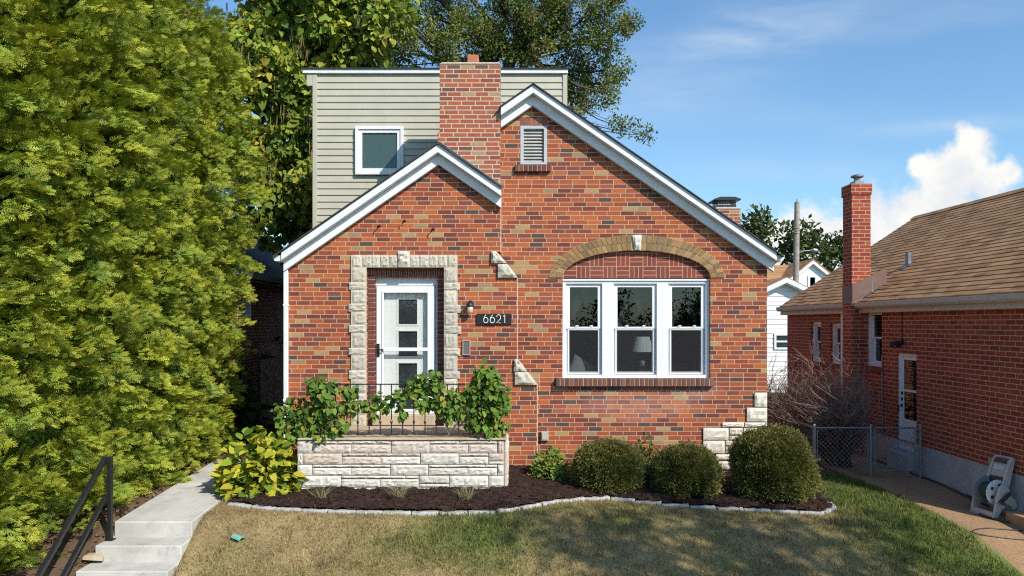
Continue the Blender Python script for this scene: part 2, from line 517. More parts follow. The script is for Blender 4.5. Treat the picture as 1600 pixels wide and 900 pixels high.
# ---------------------------------------------------------------- mesh helpers
class MB:
    """collects shapes, then links them as ONE mesh object"""
    def __init__(s):
        s.v, s.f, s.c = [], [], []
        s.col = None

    def add(s, vs, fs, col=None):
        o = len(s.v)
        s.v += [tuple(p) for p in vs]
        s.f += [tuple(i + o for i in q) for q in fs]
        c = col or s.col or (1, 1, 1)
        s.c += [c] * len(vs)

    def box(s, x0, x1, y0, y1, z0, z1, col=None):
        vs = [(x0, y0, z0), (x1, y0, z0), (x1, y1, z0), (x0, y1, z0), (x0, y0, z1), (x1, y0, z1), (x1, y1, z1), (x0, y1, z1)]
        s.add(vs, [(0, 3, 2, 1), (4, 5, 6, 7), (0, 1, 5, 4), (1, 2, 6, 5), (2, 3, 7, 6), (3, 0, 4, 7)], col)

    def obox(s, c, size, rot=(0, 0, 0), col=None):
        """box by centre, size, euler rotation"""
        mt = Euler(rot).to_matrix()
        hx, hy, hz = [k / 2 for k in size]
        vs = []
        for dz in (-hz, hz):
            for dx, dy in ((-hx, -hy), (hx, -hy), (hx, hy), (-hx, hy)):
                vs.append(tuple(mt @ Vector((dx, dy, dz)) + Vector(c)))
        s.add(vs, [(0, 3, 2, 1), (4, 5, 6, 7), (0, 1, 5, 4), (1, 2, 6, 5), (2, 3, 7, 6), (3, 0, 4, 7)], col)

    def prism(s, poly, y0, y1, col=None, axis='y'):
        """polygon in xz (or yz for axis x, xy for axis z) extruded along the axis"""
        n = len(poly)
        def P(p, k):
            if axis == 'y':
                return (p[0], k, p[1])
            if axis == 'x':
                return (k, p[0], p[1])
            return (p[0], p[1], k)
        vs = [P(p, y0) for p in poly] + [P(p, y1) for p in poly]
        tris = tessellate_polygon([[Vector((p[0], p[1], 0)) for p in poly]])
        fs = [tuple(t) for t in tris] + [tuple(i + n for i in t) for t in tris]
        fs += [(i, (i + 1) % n, (i + 1) % n + n, i + n) for i in range(n)]
        s.add(vs, fs, col)

    def wall(s, outer, holes, y, depth, axis='y', col=None):
        """front face at y with holes and reveals running back by depth"""
        loops = [outer] + holes
        flat = [p for lp in loops for p in lp]
        tris = tessellate_polygon([[Vector((p[0], p[1], 0)) for p in lp] for lp in loops])
        def P(p, k):
            return (p[0], k, p[1]) if axis == 'y' else (k, p[0], p[1])
        s.add([P(p, y) for p in flat], [tuple(t) for t in tris], col)
        for lp in holes:
            n = len(lp)
            s.add([P(p, y) for p in lp] + [P(p, y + depth) for p in lp], [(i, (i + 1) % n, (i + 1) % n + n, i + n) for i in range(n)], col)

    def tube(s, pts, r, n=6, col=None, cap=True):
        pts = [Vector(p) for p in pts]
        rs = r if isinstance(r, (list, tuple)) else [r] * len(pts)
        vs, fs = [], []
        prev = None
        for i, p in enumerate(pts):
            d = (pts[min(i + 1, len(pts) - 1)] - pts[max(i - 1, 0)]).normalized()
            if prev is None:
                a = d.orthogonal().normalized()
            else:
                a = (prev - d * prev.dot(d))
                a = a.normalized() if a.length > 1e-6 else d.orthogonal().normalized()
            prev = a
            bb = d.cross(a)
            for k in range(n):
                t = 2 * math.pi * k / n
                vs.append(p + (a * math.cos(t) + bb * math.sin(t)) * rs[i])
        for i in range(len(pts) - 1):
            for k in range(n):
                fs.append((i * n + k, i * n + (k + 1) % n, (i + 1) * n + (k + 1) % n, (i + 1) * n + k))
        if cap:
            fs.append(tuple(range(n))[::-1])
            fs.append(tuple((len(pts) - 1) * n + k for k in range(n)))
        s.add(vs, fs, col)

    def lathe(s, prof, c, n=16, col=None, axis='z'):
        """profile of (radius, height) round an axis through c"""
        vs, fs = [], []
        for r, h in prof:
            for k in range(n):
                t = 2 * math.pi * k / n
                a, bb = r * math.cos(t), r * math.sin(t)
                if axis == 'z':
                    vs.append((c[0] + a, c[1] + bb, c[2] + h))
                elif axis == 'y':
                    vs.append((c[0] + a, c[1] + h, c[2] + bb))
                else:
                    vs.append((c[0] + h, c[1] + a, c[2] + bb))
        for i in range(len(prof) - 1):
            for k in range(n):
                fs.append((i * n + k, i * n + (k + 1) % n, (i + 1) * n + (k + 1) % n, (i + 1) * n + k))
        fs.append(tuple(range(n))[::-1])
        fs.append(tuple((len(prof) - 1) * n + k for k in range(n)))
        s.add(vs, fs, col)

    def rough(s, quad, yb, proud, nx=6, nz=4, col=None, axis='y', rnd=0.22):
        """rock-faced block: a bulging broken front over a quad (bl, br, tr, tl), closed at the sides"""
        bl, br, tr, tl = [Vector((q[0], q[1])) for q in quad]
        vs, fs = [], []
        for j in range(nz + 1):
            for i in range(nx + 1):
                a, c = i / nx, j / nz
                p = (bl * (1 - a) + br * a) * (1 - c) + (tl * (1 - a) + tr * a) * c
                e = min(min(a, 1 - a) * nx, min(c, 1 - c) * nz, 1.0)
                k = 0.62 + e * (0.38 - rnd + random.random() * 2 * rnd) if e > 0 else 0.62
                if e > 0:
                    p = p + Vector((random.uniform(-.25, .25) * (br - bl).length / nx, random.uniform(-.2, .2) * (tl - bl).length / nz))
                yy = yb - proud * k if proud else yb
                vs.append((p.x, yy, p.y) if axis == 'y' else (yy, p.x, p.y))
        W = nx + 1
        for j in range(nz):
            for i in range(nx):
                fs.append((j * W + i, j * W + i + 1, (j + 1) * W + i + 1, (j + 1) * W + i))
        ring = [i for i in range(W)] + [j * W + nx for j in range(1, nz + 1)] + [nz * W + i for i in range(nx - 1, -1, -1)] + [j * W for j in range(nz - 1, 0, -1)]
        o = len(vs)
        for i in ring:
            p = vs[i]
            vs.append((p[0], yb, p[2]) if axis == 'y' else (yb, p[1], p[2]))
        n = len(ring)
        for k in range(n):
            fs.append((ring[k], o + k, o + (k + 1) % n, ring[(k + 1) % n]))
        s.add(vs, fs, col)

    def build(s, name, mat, parent=None, smooth=False, bevel=0.0, hide_cols=False):
        me = bpy.data.meshes.new(name)
        me.from_pydata(s.v, [], s.f)
        at = me.color_attributes.new('Col', 'FLOAT_COLOR', 'POINT')
        cc = np.ones((len(s.v), 4), np.float32)
        cc[:, :3] = np.array(s.c, np.float32).reshape(-1, 3)
        at.data.foreach_set('color', cc.ravel())
        me.materials.append(mat)
        if smooth:
            me.polygons.foreach_set('use_smooth', [True] * len(me.polygons))
        me.update()
        bm = bmesh.new()
        bm.from_mesh(me)
        bmesh.ops.recalc_face_normals(bm, faces=bm.faces)
        bm.to_mesh(me)
        bm.free()
        o = bpy.data.objects.new(name, me)
        COL.objects.link(o)
        if bevel:
            bv = o.modifiers.new('bevel', 'BEVEL')
            bv.width = bevel
            bv.segments = 1
            bv.limit_method = 'ANGLE'
        if parent is not None:
            hang(o, parent)
        return o

def hang(o, parent):
    o.parent = parent
    off = Vector((0, 0, 0))
    p = parent
    while p is not None:
        off += p.location
        p = p.parent
    # children are modelled in world coordinates under an Empty at the thing's base
    root = parent
    while root.parent is not None:
        root = root.parent
    o.matrix_parent_inverse = Matrix.Translation(-root.location) if parent is root else Matrix.Identity(4)

def thing(name, label, cat, loc=(0, 0, 0), group=None):
    o = bpy.data.objects.new(name, None)
    o.empty_display_size = 0.2
    COL.objects.link(o)
    o.location = loc
    return tag(o, label, cat, group)

def tag(o, label, cat, group=None, kind=None):
    o['label'] = label
    o['category'] = cat
    if group:
        o['group'] = group
    if kind:
        o['kind'] = kind
    return o

def structure(o, label, cat):
    o['kind'] = 'structure'
    o['label'] = label
    o['category'] = cat
    return o

def copy_tree(o, parent=None):
    c = o.copy()
    COL.objects.link(c)
    if parent is not None:
        c.parent = parent
    for ch in list(o.children):
        copy_tree(ch, c)
    return c

def fast_mesh(name, verts, faces, mat, cols=None, parent=None, smooth=False):
    """numpy mesh: verts (N,3), faces (M,k) of equal size"""
    me = bpy.data.meshes.new(name)
    n, (mf, k) = len(verts), faces.shape
    me.vertices.add(n)
    me.vertices.foreach_set('co', np.ascontiguousarray(verts, np.float32).ravel())
    me.loops.add(mf * k)
    me.loops.foreach_set('vertex_index', np.ascontiguousarray(faces, np.int32).ravel())
    me.polygons.add(mf)
    me.polygons.foreach_set('loop_start', np.arange(0, mf * k, k, dtype=np.int32))
    me.polygons.foreach_set('loop_total', np.full(mf, k, np.int32))
    if smooth:
        me.polygons.foreach_set('use_smooth', np.ones(mf, bool))
    me.update(calc_edges=True)
    if cols is not None:
        at = me.color_attributes.new('Col', 'FLOAT_COLOR', 'POINT')
        cc = np.ones((n, 4), np.float32)
        cc[:, :3] = cols
        at.data.foreach_set('color', cc.ravel())
    me.materials.append(mat)
    o = bpy.data.objects.new(name, me)
    COL.objects.link(o)
    if parent is not None:
        hang(o, parent)
    return o

def unit(a):
    return a / np.maximum(np.linalg.norm(a, axis=-1, keepdims=True), 1e-9)

def scatter(tv, tf, pos, ax, nr, sc, col):
    """copies of a template (tv: along, side, normal) at pos with axis ax, normal nr -> verts, faces, cols"""
    ax = unit(ax)
    side = unit(np.cross(nr, ax))
    nr = np.cross(ax, side)
    N, k = len(pos), len(tv)
    sc = np.broadcast_to(np.asarray(sc, float).reshape(-1, 1, 1), (N, 1, 1))
    v = pos[:, None, :] + sc * (tv[None, :, 0:1] * ax[:, None, :] + tv[None, :, 1:2] * side[:, None, :] + tv[None, :, 2:3] * nr[:, None, :])
    f = tf[None] + (np.arange(N) * k)[:, None, None]
    c = np.repeat(col[:, None, :], k, 1)
    return v.reshape(-1, 3), f.reshape(-1, tf.shape[1]), c.reshape(-1, 3)

def pal(cols, n, rng=RNG, jit=0.12, p=None):
    cols = np.array(cols)
    i = rng.choice(len(cols), n, p=p)
    c = cols[i] * (1 + jit * rng.standard_normal((n, 1)))
    return np.clip(c, 0.003, 1)

# leaf templates (along, side, normal)
def spray_template(nb=4, ln=0.42, wd_=0.045):
    v, f = [], []
    def blade(p, ang, L, wdt, dz):
        c, s_ = math.cos(ang), math.sin(ang)
        o = len(v)
        pts = [(0, -wdt * .35), (L * .55, -wdt), (L, 0), (L * .55, wdt)]
        for (a, bq) in pts:
            v.append((p + a * c - bq * s_, a * s_ + bq * c, dz * a / L - 0.12 * (p + a * c) ** 2))
        f.append((o, o + 1, o + 2, o + 3))
    blade(0, 0, 1.0, wd_ * .7, 0)
    for i in range(nb):
        t = 0.12 + 0.72 * i / nb
        L = ln * (1.1 - 0.75 * t)
        blade(t, R(38), L, wd_, 0.05)
        blade(t + 0.06, R(-38), L, wd_, 0.05)
    return np.array(v), np.array(f)

LEAF_HEART = (np.array([(0, 0, 0), (-.08, .30, .02), (.25, .46, .06), (.62, .30, .03), (1.0, 0, -.10), (.62, -.30, .03), (.25, -.46, .06), (-.08, -.30, .02)]),
              np.array([(0, 1, 2, 3), (0, 3, 4, 4), (0, 4, 5, 5), (0, 5, 6, 7)]))
LEAF_HEART = (LEAF_HEART[0], np.array([(0, 1, 2), (0, 2, 3), (0, 3, 4), (0, 4, 5), (0, 5, 6), (0, 6, 7)]))
LEAF_OVATE = (np.array([(0, 0, 0), (.26, .33, .07), (.62, .30, .04), (1.0, 0, -.10), (.62, -.30, .04), (.26, -.33, .07), (.5, 0, 0)]),
              np.array([(0, 6, 1), (1, 6, 2), (2, 6, 3), (3, 6, 4), (4, 6, 5), (5, 6, 0)]))
LEAF_SMALL = (np.array([(0, 0, 0), (.5, .30, .05), (1, 0, -.03), (.5, -.30, .05)]), np.array([(0, 1, 2, 3)]))
# ================================================================ THE SETTING
BED = [gpt(*p) for p in [(358, 789), (420, 796), (520, 801), (620, 803), (700, 804), (770, 802), (820, 795), (850, 788), (900, 781),
                         (960, 780), (1020, 788), (1080, 793), (1150, 797), (1230, 801), (1285, 804), (1302, 796), (1296, 785), (1276, 777)]]

def path_left(y):
    return np.interp(y, [-9, -2.6, -0.9, 0.3, 6], [5.47, 5.47, 5.42, 5.12, 5.1])

def lawn_green(x, y):
    """where the turf is still green (0..1)"""
    g = 0.95 * np.exp(-(((x + 0.25) / 0.75) ** 2 + ((y + 2.75) / 0.75) ** 2) * 0.9)
    g = np.maximum(g, sst(3.3, 4.9, x + 0.25 * (y + 2)) * 0.95)
    g = np.maximum(g, 0.32 * np.exp(-(((x - 1.2) / 1.0) ** 2 + ((y + 2.2) / 0.5) ** 2)))
    n = fbm(x * 1.3 + 9, y * 1.6 + 4, 3)
    return np.clip(g * 0.85 + (n - 0.5) * 1.0 + 0.07, 0, 1)

def lawn_cols(x, y, rng):
    g = lawn_green(x, y)[:, None]
    n = (.6 * fbm(x * 4.1, y * 4.1, 11) + .4 * fbm(x * 13, y * 13, 12))[:, None]
    straw = np.array([0.312, 0.236, 0.118]) * (0.45 + 1.1 * n)
    green = np.array([0.120, 0.155, 0.040]) * (0.75 + 0.5 * n)
    return straw * (1 - g) + green * g

def axis_pts(fine0, fine1, st, far):
    a = np.arange(fine0, fine1 + 1e-6, st)
    up = fine1 + np.cumsum(st * 1.35 ** np.arange(1, 40))
    dn = fine0 - np.cumsum(st * 1.35 ** np.arange(1, 40))
    return np.concatenate([dn[dn > -far][::-1], a, up[up < far]])

gxs = axis_pts(-7.5, 8.0, 0.07, 900)
gys = axis_pts(-6.4, 2.0, 0.07, 900)
GX, GY = np.meshgrid(gxs, gys)
gxf, gyf = GX.ravel(), GY.ravel()
gzv = gz(gxf, gyf) + 0.012 * (fbm(gxf * 3, gyf * 3, 5) - 0.5)
nx_, ny_ = len(gxs), len(gys)
ii = np.arange(nx_ * ny_).reshape(ny_, nx_)
gf = np.stack([ii[:-1, :-1], ii[:-1, 1:], ii[1:, 1:], ii[1:, :-1]], -1).reshape(-1, 4)
gzv -= .14 * sst(-4.62, -4.52, gxf) * sst(-3.56, -3.66, gxf) * sst(-4.3, -4.1, gyf) * sst(.75, .55, gyf)
gcol = lawn_cols(gxf, gyf, RNG)
soil = np.array([0.10, 0.068, 0.045]) * (0.6 + 0.8 * fbm(gxf * 5, gyf * 5, 21))[:, None]
ms = np.maximum(sst(-4.45, -4.62, gxf), sst(0.25, 0.6, gyf) * sst(14, 10, gyf))[:, None]
gcol = gcol * (1 - ms) + soil * ms
farm = sst(11, 18, np.abs(gyf) + np.abs(gxf) * 0.6)[:, None]
gcol = gcol * (1 - farm) + np.array([0.09, 0.10, 0.045]) * farm
M['ground'] = attr_mat('turf_soil', 0.95, 0.35, 70.0, 0.8, 120.0, spec=0.1)
structure(fast_mesh('lawn', np.stack([gxf, gyf, gzv], 1), gf, M['ground'], gcol, smooth=True),
          'patchy half-dried lawn sloping down in front of the brick house', 'lawn')

# mulch bed: a strip between the curved edging and the house
bx = np.array([p[0] for p in BED[:15]])
by = np.array([p[1] for p in BED[:15]])
BPOLY = list(BED) + [(4.12, -.5), (3.98, .05), (-3.62, .05)]
def in_poly(x, y, poly):
    r = np.zeros(np.shape(x), bool)
    for (x0, y0), (x1, y1) in zip(poly, poly[1:] + poly[:1]):
        if y0 == y1:
            continue
        c = ((y0 > y) != (y1 > y)) & (x < (x1 - x0) * (y - y0) / (y1 - y0) + x0)
        r ^= c
    return r
mxs = np.arange(-3.64, 4.4, 0.03)
mys = np.arange(-2.45, .08, 0.03)
MX, MY = np.meshgrid(mxs, mys)
mv = np.stack([MX.ravel(), MY.ravel()], 1)
mzz = gz(mv[:, 0], mv[:, 1]) + 0.05
mzz += 0.03 * (vnoise(mv[:, 0] * 26, mv[:, 1] * 26, 8) - 0.5) + 0.04 * (vnoise(mv[:, 0] * 6, mv[:, 1] * 6, 9) - 0.5)
ii = np.arange(len(mv)).reshape(len(mys), len(mxs))
mf = np.stack([ii[:-1, :-1], ii[:-1, 1:], ii[1:, 1:], ii[1:, :-1]], -1).reshape(-1, 4)
cen = mv[mf].mean(1)
mf = mf[in_poly(cen[:, 0], cen[:, 1], BPOLY)]
used = np.unique(mf)
remap = np.zeros(len(mv), int)
remap[used] = np.arange(len(used))
mf = remap[mf]
mv, mzz = mv[used], mzz[used]
def mulch_z(x, y):
    return float(gz(x, y)) + 0.05
mcol = np.array([0.036, 0.020, 0.016]) * (0.5 + 1.1 * vnoise(mv[:, 0] * 40, mv[:, 1] * 40, 14))[:, None]
M['mulch'] = attr_mat('bark_mulch', 0.92, 0.5, 90.0, 1.0, 160.0, spec=0.15)
structure(fast_mesh('mulch_bed', np.stack([mv[:, 0], mv[:, 1], mzz], 1), mf, M['mulch'], mcol),
          'dark brown bark mulch bed along the front of the house', 'mulch bed')
# loose bark chips on it
nch = 9000
sel = RNG.integers(0, len(mv), nch)
cp = np.stack([mv[sel, 0] + RNG.uniform(-.02, .02, nch), mv[sel, 1], mzz[sel] + 0.008], 1)
tv = np.array([(-.5, -.14, 0), (.5, -.12, 0), (.45, .14, .05), (-.45, .16, .05)])
cv, cf, cc = scatter(tv, np.array([(0, 1, 2, 3)]), cp, RNG.standard_normal((nch, 3)) * [1, 1, .35], RNG.standard_normal((nch, 3)) * [.6, .6, .3] + [0, 0, 1],
                     RNG.uniform(.018, .055, nch), pal([(.040, .022, .017), (.026, .015, .013), (.062, .036, .026)], nch))
o = fast_mesh('bark_chips', cv, cf, attr_mat('chip', 0.9, 0.0, bmp=0, spec=.15), cc)
tag(o, 'loose dark bark chips strewn over the mulch bed', 'mulch', kind='stuff')

# walkway with concrete steps at its street end
mb = MB()
def walk_top(y):
    return 0.005 + 0.0605 * y
prof = [(0.6, 0.02), (-2.57, -0.15), (-2.57, -0.32), (-2.95, -0.322), (-2.95, -0.49), (-3.30, -0.492), (-3.30, -0.66), (-3.66, -0.662), (-3.66, -0.83), (-4.02, -0.832), (-4.02, -1.2), (0.6, -1.2)]
for (wa, wb) in ((.6, -.905), (-.915, -2.57)):
    za_, zb_ = .02 + .17 * (wa - .6) / 3.17, .02 + .17 * (wb - .6) / 3.17
    mb.prism([(wa, za_), (wb, zb_), (wb, -1.2), (wa, -1.2)], -4.54, -3.635, axis='x')
for (ya, yb2, zt, xa, xb) in [(-2.57, -2.95, -.32, -4.56, -3.60), (-2.95, -3.30, -.49, -4.58, -3.60), (-3.30, -3.66, -.66, -4.60, -3.60), (-3.66, -4.02, -.83, -4.62, -3.60)]:
    mb.box(xa, xb, yb2, ya + 0.02, -1.4, zt)
structure(mb.build('walkway', M['concrete'], bevel=0.012), 'pale concrete walkway ending in steps beside the tall hedge', 'walkway')

# neighbour's exposed aggregate side path
m_, t_, b_, _o = new_mat('exposed_aggregate')
tc_ = t_.node('ShaderNodeTexCoord')
vo = t_.node('ShaderNodeTexVoronoi')
vo.inputs['Scale'].default_value = 75
t_.l.new(tc_.outputs['Object'], vo.inputs['Vector'])
cc_ = t_.ramp(t_.xyz(vo.outputs['Color'])[0], [(0, (.23, .135, .068)), (.5, (.30, .18, .092)), (1, (.38, .24, .13))])
cc_ = t_.vm('SCALE', cc_, t_.m('ADD', .8, t_.m('MULTIPLY', t_.noise(tc_.outputs['Object'], 2.0, 3.0), .4)))
t_.put(b_.inputs['Base Color'], cc_)
b_.inputs['Roughness'].default_value = 0.85
bump(t_, b_, vo.outputs['Distance'], .5, .004)
ys = np.arange(-9, 9.01, 0.15)
pv = []
for y in ys:
    xl = path_left(y)
    for k in range(9):
        x = xl + (6.49 - xl) * k / 8
        pv.append((x, y, float(gz(x, y)) + (0.012 if k else -0.02)))
ii = np.arange(len(pv)).reshape(len(ys), 9)
structure(fast_mesh('side_path', np.array(pv), np.stack([ii[:-1, :-1], ii[:-1, 1:], ii[1:, 1:], ii[1:, :-1]], -1).reshape(-1, 4), m_),
          'brown pebbled concrete path along the neighbouring brick house', 'path')

# public sidewalk and road below the bank
zs = float(gz(0, -5.2))
mb = MB(); mb.box(-60, 60, -7.0, -5.6, zs - .3, zs + .012)
structure(mb.build('sidewalk', M['concrete']), 'concrete public sidewalk below the lawn', 'sidewalk')
mb = MB(); mb.box(-60, 60, -18.0, -8.6, zs - .3, zs + .02)
structure(mb.build('road', plain('asphalt', (.05, .05, .052), .9, bmp=.3)), 'asphalt road in front of the house', 'road')

# edging stones along the bed
pts = [Vector((p[0], p[1], 0)) for p in BED]
fine = []
for a, b in zip(pts[:-1], pts[1:]):
    for k in range(10):
        fine.append(a.lerp(b, k / 10))
fine.append(pts[-1])
acc, nxt, last = 0.0, 0.0, fine[0]
stops_ = []
for p in fine[1:]:
    seg = (p - last).length
    while acc + seg >= nxt:
        stops_.append(last.lerp(p, (nxt - acc) / max(seg, 1e-6)))
        nxt += 0.335
    acc += seg
    last = p
for k, (a, b) in enumerate(zip(stops_[:-1], stops_[1:])):
    c = (a + b) / 2
    d = b - a
    L = d.length - random.uniform(0.006, 0.022)
    mb = MB()
    n = 5
    vs, fs = [], []
    for i in range(n + 1):
        u = -L / 2 + L * i / n
        for (hy, hz) in ((-.045, -.07), (-.046, .016), (-.030, .030), (.028, .031), (.046, .020), (.046, -.07)):
            vs.append((u + random.uniform(-.004, .004), hy + random.uniform(-.006, .006), hz + random.uniform(-.007, .007)))
    for i in range(n):
        for q in range(6):
            fs.append((i * 6 + q, i * 6 + (q + 1) % 6, (i + 1) * 6 + (q + 1) % 6, (i + 1) * 6 + q))
    fs.append((0, 1, 2, 3, 4, 5)); fs.append(tuple(n * 6 + q for q in range(6)))
    mb.add(vs, fs)
    o = mb.build('edging_stone', M['edging'], bevel=.006)
    o.location = (c.x, c.y, float(gz(c.x, c.y)) + .002)
    o.rotation_euler = (random.uniform(-.05, .05), random.uniform(-.02, .02), math.atan2(d.y, d.x) + random.uniform(-.05, .05))
    tag(o, 'pale grey concrete edging stone in the curved border of the mulch bed', 'edging stone', 'edging stones round the mulch bed')

# ================================================================ THE BRICK HOUSE
YB = -0.12
house = thing('brick_house', 'red brick house with steep white-trimmed gables and a sage siding upper storey', 'house', (0.3, 3.0, 0))
SL = 0.69
XL, XR = -3.2, 3.905
RX, RZ = 0.405, 5.650           # main ridge (outer line of the rake)
BX, BZ = -0.985, 4.750           # ridge of the small left gable
def main_z(x):
    return RZ - SL * abs(x - RX)
def bay_z(x):
    return BZ - SL * abs(x - BX)
TH = 0.27                     # depth of the rake boards

# --- main front wall (right hand plane, y = 0)
ac, ab = wx(994.5, 0), wz(434, 0)
oa, ob, ia, ib = 137 / 104.6, 66.5 / 104.6, 115.2 / 104.6, 42.5 / 104.6
wX0, wX1, wZ0 = wx(878.8, 0), wx(1110, 0), wz(591, 0)
hole = [(wX0, wZ0), (wX1, wZ0)] + [(ac + ia * math.cos(R(a)), ab + ib * math.sin(R(a))) for a in range(0, 181, 6)]
vX0, vX1, vZ0, vZ1 = wx(813, 0), wx(855, 0), wz(257, 0), wz(196, 0)
mb = MB()
mb.wall([(-0.30, -.4), (XR, -.4), (XR, main_z(XR) - .06), (RX, RZ - .06), (-0.30, main_z(-.30) - .06)],
        [hole, [(vX0, vZ0), (vX1, vZ0), (vX1, vZ1), (vX0, vZ1)]], 0.0, 0.12)
mb.build('front_wall', M['brick'], house)

# --- left bay wall, proud of the main wall by a brick's width, with a stepped right hand edge
def bp(px, py):
    return (wx(px, YB), wz(py, YB))
dX0, dX1, dZ0, dZ1 = wx(573, YB), wx(694, YB), wz(668, YB), wz(419, YB)
xr1 = wx(782, YB)
outer = [(XL - .002, -.4), bp(839, 760)[:1] + (-.4,), bp(839, 601), bp(824, 581), bp(808, 562), bp(808, 434), bp(808, 433), bp(792, 412), bp(775, 394),
         (xr1, bp(0, 394)[1]), (xr1, bay_z(xr1) - .06), (BX, BZ - .06), (XL - .002, bay_z(XL) - .06)]
mb = MB()
mb.wall(outer, [[(dX0, dZ0), (dX1, dZ0), (dX1, dZ1), (dX0, dZ1)]], YB, 0.10)
n = len(outer)
mb.add([(p[0], YB, p[1]) for p in outer] + [(p[0], 0.02, p[1]) for p in outer], [(i, (i + 1) % n, (i + 1) % n + n, i + n) for i in range(n)])
mb.build('bay_wall', M['brick'], house)
# pale mortar joint where the bay meets the main wall
mb = MB()
for (xa, za, zb) in [(xr1, bp(0, 394)[1], bay_z(xr1) - .1), (bp(808, 0)[0], bp(0, 561)[1], bp(0, 434)[1]), (bp(839, 0)[0], -.1, bp(0, 601)[1])]:
    mb.box(xa - .004, xa + .012, YB + .006, YB + .03, za, zb)
mb.build('mortar_joint', plain('pale_mortar', (.55, .46, .38), .9), house)

# --- side and rear walls
mb = MB()
mb.box(XL - .001, XL + .2, .02, 10.0, -.4, main_z(XL) - .1)
mb.box(XR - .2, XR, .003, 10.0, -.4, main_z(XR) - .1)
mb.prism([(XL + .2, -.4), (XR - .2, -.4), (XR - .2, main_z(XR - .2) - .08), (RX, RZ - .08), (XL + .2, main_z(XL + .2) - .08)], 9.8, 10.0)
mb.build('side_wall', M['brick'], house)

# --- roof
mb = MB()
for (xa, xb) in ((RX, XR + .17), (RX, XL - .17)):
    za, zb = main_z(xa), main_z(xb)
    y0 = -.235 if xb > 0 else 0.0
    z_dn = 0.0 if xb > 0 else -.02
    mb.prism([(xa, za + .02 + z_dn), (xb, zb + .02 + z_dn), (xb, zb + z_dn), (xa, za + z_dn)], y0, 10.15)
mb.prism([(RX, RZ + .02), (xr1 - .03, main_z(xr1 - .03) + .02), (xr1 - .03, main_z(xr1 - .03)), (RX, RZ)], -.235, -.002)
mb.prism([(BX, BZ + .022), (XL - .17, bay_z(XL - .17) + .022), (XL - .17, bay_z(XL - .17)), (BX, BZ)], YB - .235, 1.22)
mb.prism([(BX, BZ + .034), (xr1 + .02, bay_z(xr1 + .02) + .034), (xr1 + .02, bay_z(xr1 + .02)), (BX, BZ)], YB - .235, YB - .002)
mb.build('roof', M['shingle_dark'], house)

# --- rake boards: a proud fascia over a flat frieze
def rake(fn, xs, yw):
    mf_, mz_ = MB(), MB()
    for xa, xb in zip(xs[:-1], xs[1:]):
        za, zb = fn(xa), fn(xb)
        mf_.prism([(xa, za - .002), (xb, zb - .002), (xb, zb - .118), (xa, za - .118)], yw - .205, yw - .002)
        mz_.prism([(xa, za - .121), (xb, zb - .121), (xb, zb - TH), (xa, za - TH)], yw - .085, yw - .003)
    f = mf_.build('rake_board', M['white'], house, bevel=.004)
    mz_.build('frieze_board', M['white'], f, bevel=.003)
rake(main_z, [xr1 + .004, RX, XR + .075], 0.0)
rake(bay_z, [XL - .06, BX, xr1 + .012], YB)
mb = MB()   # metal drip edge along the right slope of the little gable
mb.prism([(BX + .02, BZ + .052), (xr1, bay_z(xr1) + .05), (xr1, bay_z(xr1) + .036), (BX + .02, BZ + .036)], YB - .19, YB - .003)
mb.build('drip_edge', M['galv'], house)

# --- gutters and downspout
mb = MB()
gp = [(-.0, 0), (-.10, 0), (-.125, .05), (-.125, .085), (0, .085)]
for (x0, sg, y0) in ((XL - .062, 1, YB - .18), (XR + .078, -1, -.16)):
    zg = bay_z(XL - .1) - .10 if sg > 0 else main_z(XR + .1) - .10
    mb.prism([(x0 + sg * p[0], zg + p[1]) for p in gp], y0, 10.0)
    mb.build('gutter', M['white'], house, bevel=.004)
    mb = MB()
xg = XL - .035
mb.box(xg - .035, xg + .028, YB - .055, YB + .02, .16, bay_z(XL - .1) - .1)
mb.obox((xg, YB - .09, .13), (.06, .14, .06), (R(-25), 0, 0))
for zz in (1.0, 2.4):
    mb.box(xg - .042, xg + .036, YB - .06, YB + .02, zz, zz + .03)
mb.build('downspout', M['white'], house, bevel=.006)

# --- front chimney, flush with the bay
cxl, cxr = wx(687, YB), xr1
czt = wz(101, YB)
mb = MB()
e = .004
poly = [(wx(684, YB), bay_z(wx(684, YB)) + .0), (BX, BZ - .06), (cxr, bay_z(cxr) - .06), (cxr, czt), (cxl, czt), (cxl, wz(205, YB)), (wx(683.5, YB), wz(207, YB))]
mb.prism(poly, YB, 0.45)
ch = mb.build('chimney', M['brick_chimney'], house)
mb = MB()
mb.prism([(cxl - .012, czt + .001), (cxr + .012, czt + .001), (cxr - .03, czt + .035), (cxl + .03, czt + .035)], YB - .012, .46)
mb.build('mortar_cap', plain('cap_mortar', (.50, .42, .33), .9, bmp=.4), ch, bevel=.01)
mb = MB()
fx0, fx1 = wx(730, .1), wx(748, .1)
mb.box(fx0, fx1, .02, .24, czt, wz(88, .1))
mb.build('flue', M['terracotta'], ch, bevel=.012)

